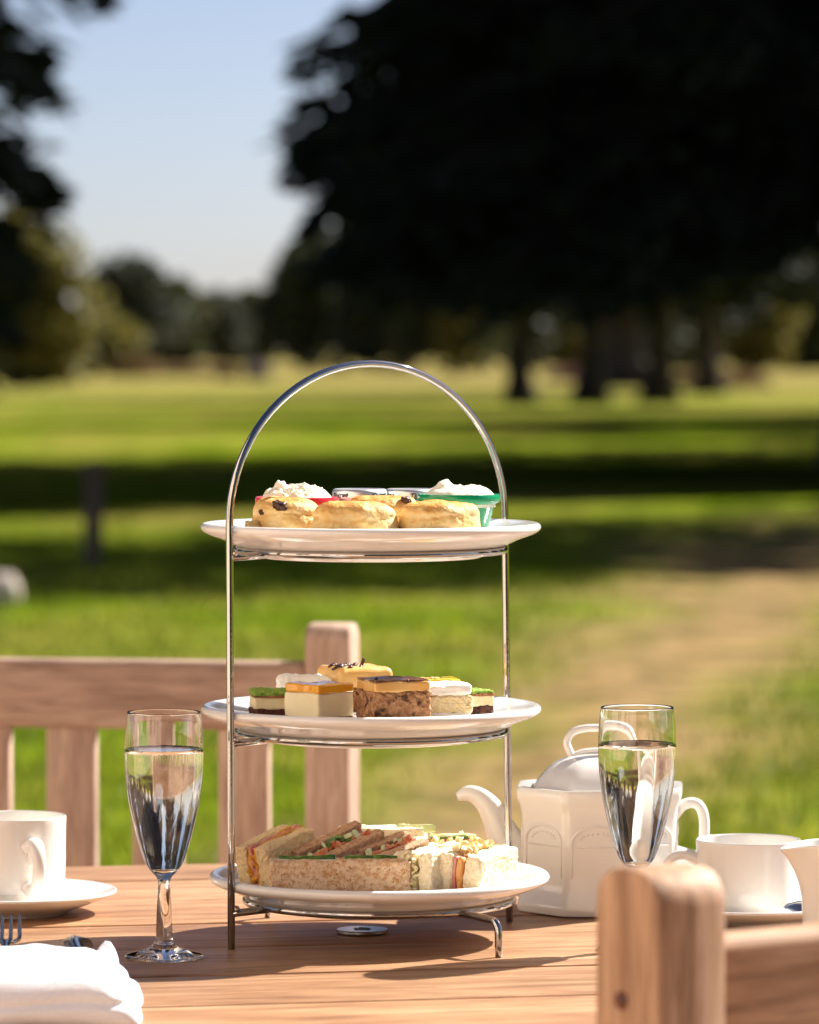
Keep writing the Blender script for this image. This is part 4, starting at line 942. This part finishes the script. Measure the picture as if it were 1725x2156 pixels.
# arched relief on every face
for k in range(8):
    a = k * math.pi / 4; ap = .0600
    nrm = Vector((math.cos(a), math.sin(a), 0)); tg = Vector((-math.sin(a), math.cos(a), 0)); hwid = .0200
    def fp(u, z, o=0.0): return nrm * (ap + .0004 + o) + tg * u + Vector((0, 0, z))
    mb = MB(); arc = [fp(-hwid, .030), fp(-hwid, .045), fp(-hwid, .056)] + [fp(-hwid * math.cos(b), .058 + .0125 * math.sin(b)) for b in np.linspace(0, math.pi, 15)] + [fp(hwid, .056), fp(hwid, .045), fp(hwid, .030)]
    mb.add(*tube(arc, [.0003 + .0009 * min(1, i / 3, (20 - i) / 3) for i in range(21)], 8)); mb.build('arch_moulding', 'china', tp)
    mb = MB(); bv, bf = lathe([(0, 1)] + [(math.sin(b), math.cos(b)) for b in np.linspace(.6, 2.54, 4)] + [(0, -1)], 8, False)
    for j in range(9):
        b = math.pi * (.14 + .72 * j / 8); c = fp(-hwid * .72 * math.cos(b), .0575 + .0078 * math.sin(b)); mb.add([c + Vector(q) * .0011 for q in bv], bf)
    mb.build('beading', 'china', tp)
    mb = MB(); mb.add(*tube([fp(-hwid * .86, .0545), fp(hwid * .86, .0545)], .0006, 6)); mb.build('moulding_line', 'china', tp)
lid = [(.0515, .0968), (.0520, .0985), (.0505, .1005), (.0470, .1050), (.0410, .1115), (.0330, .1170), (.0240, .1205), (.0150, .1222), (.0080, .1228)]
mb = MB(); mb.add(*loft([octring(a, z, min(.011 + .004 * i / 8, a * .8), 7) for i, (a, z) in enumerate(lid)])); ld = mb.build('lid', 'china', tp, True, 38)
lp = [(.020, 0, .1175), (.0238, 0, .1240), (.0262, 0, .1320), (.0215, 0, .1395), (.012, 0, .1425), (0, 0, .1430), (-.012, 0, .1425), (-.0215, 0, .1395), (-.0262, 0, .1320), (-.0238, 0, .1240), (-.020, 0, .1175)]
lo_ = [(p[0], p[1], p[2]) for p in lp]
mb = MB(); mb.add(*tube(spline(lo_, 6), .0030, 14, flat=1.35, up=(0, 1, 0))); mb.build('lid_handle', 'china', ld)
mb = MB(); mb.add(*tube(spline([(-.022, 0, .1205), (-.013, 0, .1238), (0, 0, .1248), (.013, 0, .1238), (.022, 0, .1205)], 5), .0026, 10, flat=1.4, up=(0, 1, 0))); mb.build('handle_bridge', 'china', ld)
# spout to local -x, handle to local +x
sp_ = spline([(-.050, 0, .022), (-.064, 0, .036), (-.0760, 0, .056), (-.0840, 0, .074), (-.0930, 0, .0855), (-.1030, 0, .0905), (-.1130, 0, .0878)], 6); n = len(sp_)
rad = [float(np.interp(i / (n - 1), [0, .2, .45, .7, .9, 1], [.0200, .0165, .0112, .0078, .0056, .0034])) for i in range(n)]
mb = MB(); mb.add(*tube(sp_, rad, 18, flat=.85, up=(0, 1, 0))); mb.build('spout', 'china', tp)
mb = MB(); mb.add(*tube(spline([(.057, 0, .072), (.066, 0, .0825), (.076, 0, .0835), (.0815, 0, .075), (.0820, 0, .057), (.0775, 0, .038), (.069, 0, .026), (.057, 0, .023)], 6), .0042, 16, flat=1.3, up=(0, 1, 0))); mb.build('handle', 'china', tp)

# ------------------------------------------------------------------ napkins and cutlery
def cloth(name, label, pts_fn, nu, nv, thick, loc, rz, cat='napkin', group='white linen napkins'):
    v = []; f = []
    for i in range(nu + 1):
        for j in range(nv + 1): v.append(pts_fn(i / nu, j / nv))
    for i in range(nu):
        for j in range(nv): a = i * (nv + 1) + j; f.append((a, a + 1, a + nv + 2, a + nv + 1))
    mb = MB(); mb.add(v, f); return mb
nk = thing('napkin', 'white linen napkin folded into a cutlery pocket beside the wine flute', 'napkin', (atx(38, 3.07), 3.07, TZ), (0, 0, R(-4)), 'white linen napkins')
def puff(p):
    h = .037; k = min(1, max(0, p.z / h)); g_ = 1 - .045 * math.exp(-((k - .40 - .05 * math.sin(p.x * 25)) / .055) ** 2)
    sx = (1 - (.40 if p.x > 0 else .30) * k ** 1.4) * g_; y = p.y * g_ - (.022 * (1 - k) if p.y < 0 else 0)
    n_ = .0020 * mnoise.noise(Vector((p.x * 22, p.y * 22, p.z * 30 + 3)))
    return Vector((p.x * sx - .16 * p.y, y + n_, max(.0003, p.z * (1 - .22 * (p.x / .09) ** 2 * (p.x < 0)) + n_)))
rough('napkin_fold', 'linen', nk, .182, .138, .037, .016, .0006, 40, 9, 40, 0, (0, -.010, 0), warp=puff)
def peaks_w(p):
    k = max(0, p.z / .028); t_ = .34 * math.exp(-((p.x - .032) / .012) ** 2) + .50 * math.exp(-((p.x - .056) / .008) ** 2)
    return Vector((p.x, p.y + .006 * math.sin(p.x * 70), p.z * (.82 + t_ * k)))
rough('napkin_edge', 'linen', nk, .128, .014, .028, .005, .0005, 40, 4, 34, 0, (-.006, .074, 0), (R(-6), 0, R(-3)), warp=peaks_w)
# fork
fk = thing('fork', 'steel fork, tines up, tucked in the napkin pocket', 'fork', (atx(8, 3.115), 3.115, TZ + .0300), (R(5), 0, R(4)))
mb = MB(); mb.add(*tube(spline([(0, -.10, .000), (0, -.04, .0015), (0, .03, .0), (0, .052, -.001)], 6), [.0036] * 8 + [.0030] * 6 + [.0040] * 5, 10, flat=.4, up=(0, 0, 1))); mb.build('fork_handle', 'steel', fk)
for i in range(4):
    x = -.0090 + .006 * i
    mb = MB(); mb.add(*tube(spline([(x * .55, .048, -.001), (x, .062, -.0012), (x, .080, .002), (x, .100, .0075)], 6), [.0019] * 6 + [.0015] * 6 + [.0013 - .00009 * k for k in range(7)], 8, flat=.7, up=(0, 0, 1))); mb.build('tine', 'steel', fk)
kn = thing('knife', 'steel table knife with rounded tip, tucked in the napkin pocket', 'knife', (atx(172, 3.13), 3.13, TZ + .0285), (R(3), 0, R(8)))
mb = MB(); nb = 16; v = []; f = []
for i in range(nb + 1):
    u = i / nb; y = -.10 + .172 * u; wd = .0095 * (1 if u < .86 else math.sqrt(max(0, 1 - ((u - .86) / .14) ** 2))) + .0003
    v += [(-wd, y, .0002), (-wd * .2, y, .0016), (wd, y, .0006), (-wd * .2, y, -.0010)]
for i in range(nb):
    for k in range(4): f.append((i * 4 + k, i * 4 + (k + 1) % 4, i * 4 + 4 + (k + 1) % 4, i * 4 + 4 + k))
f += [(0, 1, 2, 3), tuple(nb * 4 + q for q in (3, 2, 1, 0))]
mb.add(v, f).build('blade', 'steel', kn)
# folded napkin beyond the teapot
n2 = thing('napkin', 'white folded napkin on the table behind the flute and teapot handle', 'napkin', (atx(1418, 3.75), 3.75, TZ), (0, 0, R(-12)), 'white linen napkins')
def slope(p):
    k = max(0, min(1, (.03 - p.x) / .075)); return Vector((p.x, p.y, p.z * (.35 + 1.1 * k) + .0015 * mnoise.noise(Vector((p.x * 40, p.y * 40, 0)))))
rough('napkin_fold', 'linen', n2, .10, .075, .026, .006, .001, 40, 3, 20, 0, (0, 0, 0), warp=slope)
rough('napkin_fold', 'linen', n2, .085, .06, .012, .004, .001, 40, 6, 16, 0, (-.004, .004, .022), (0, R(15), 0))
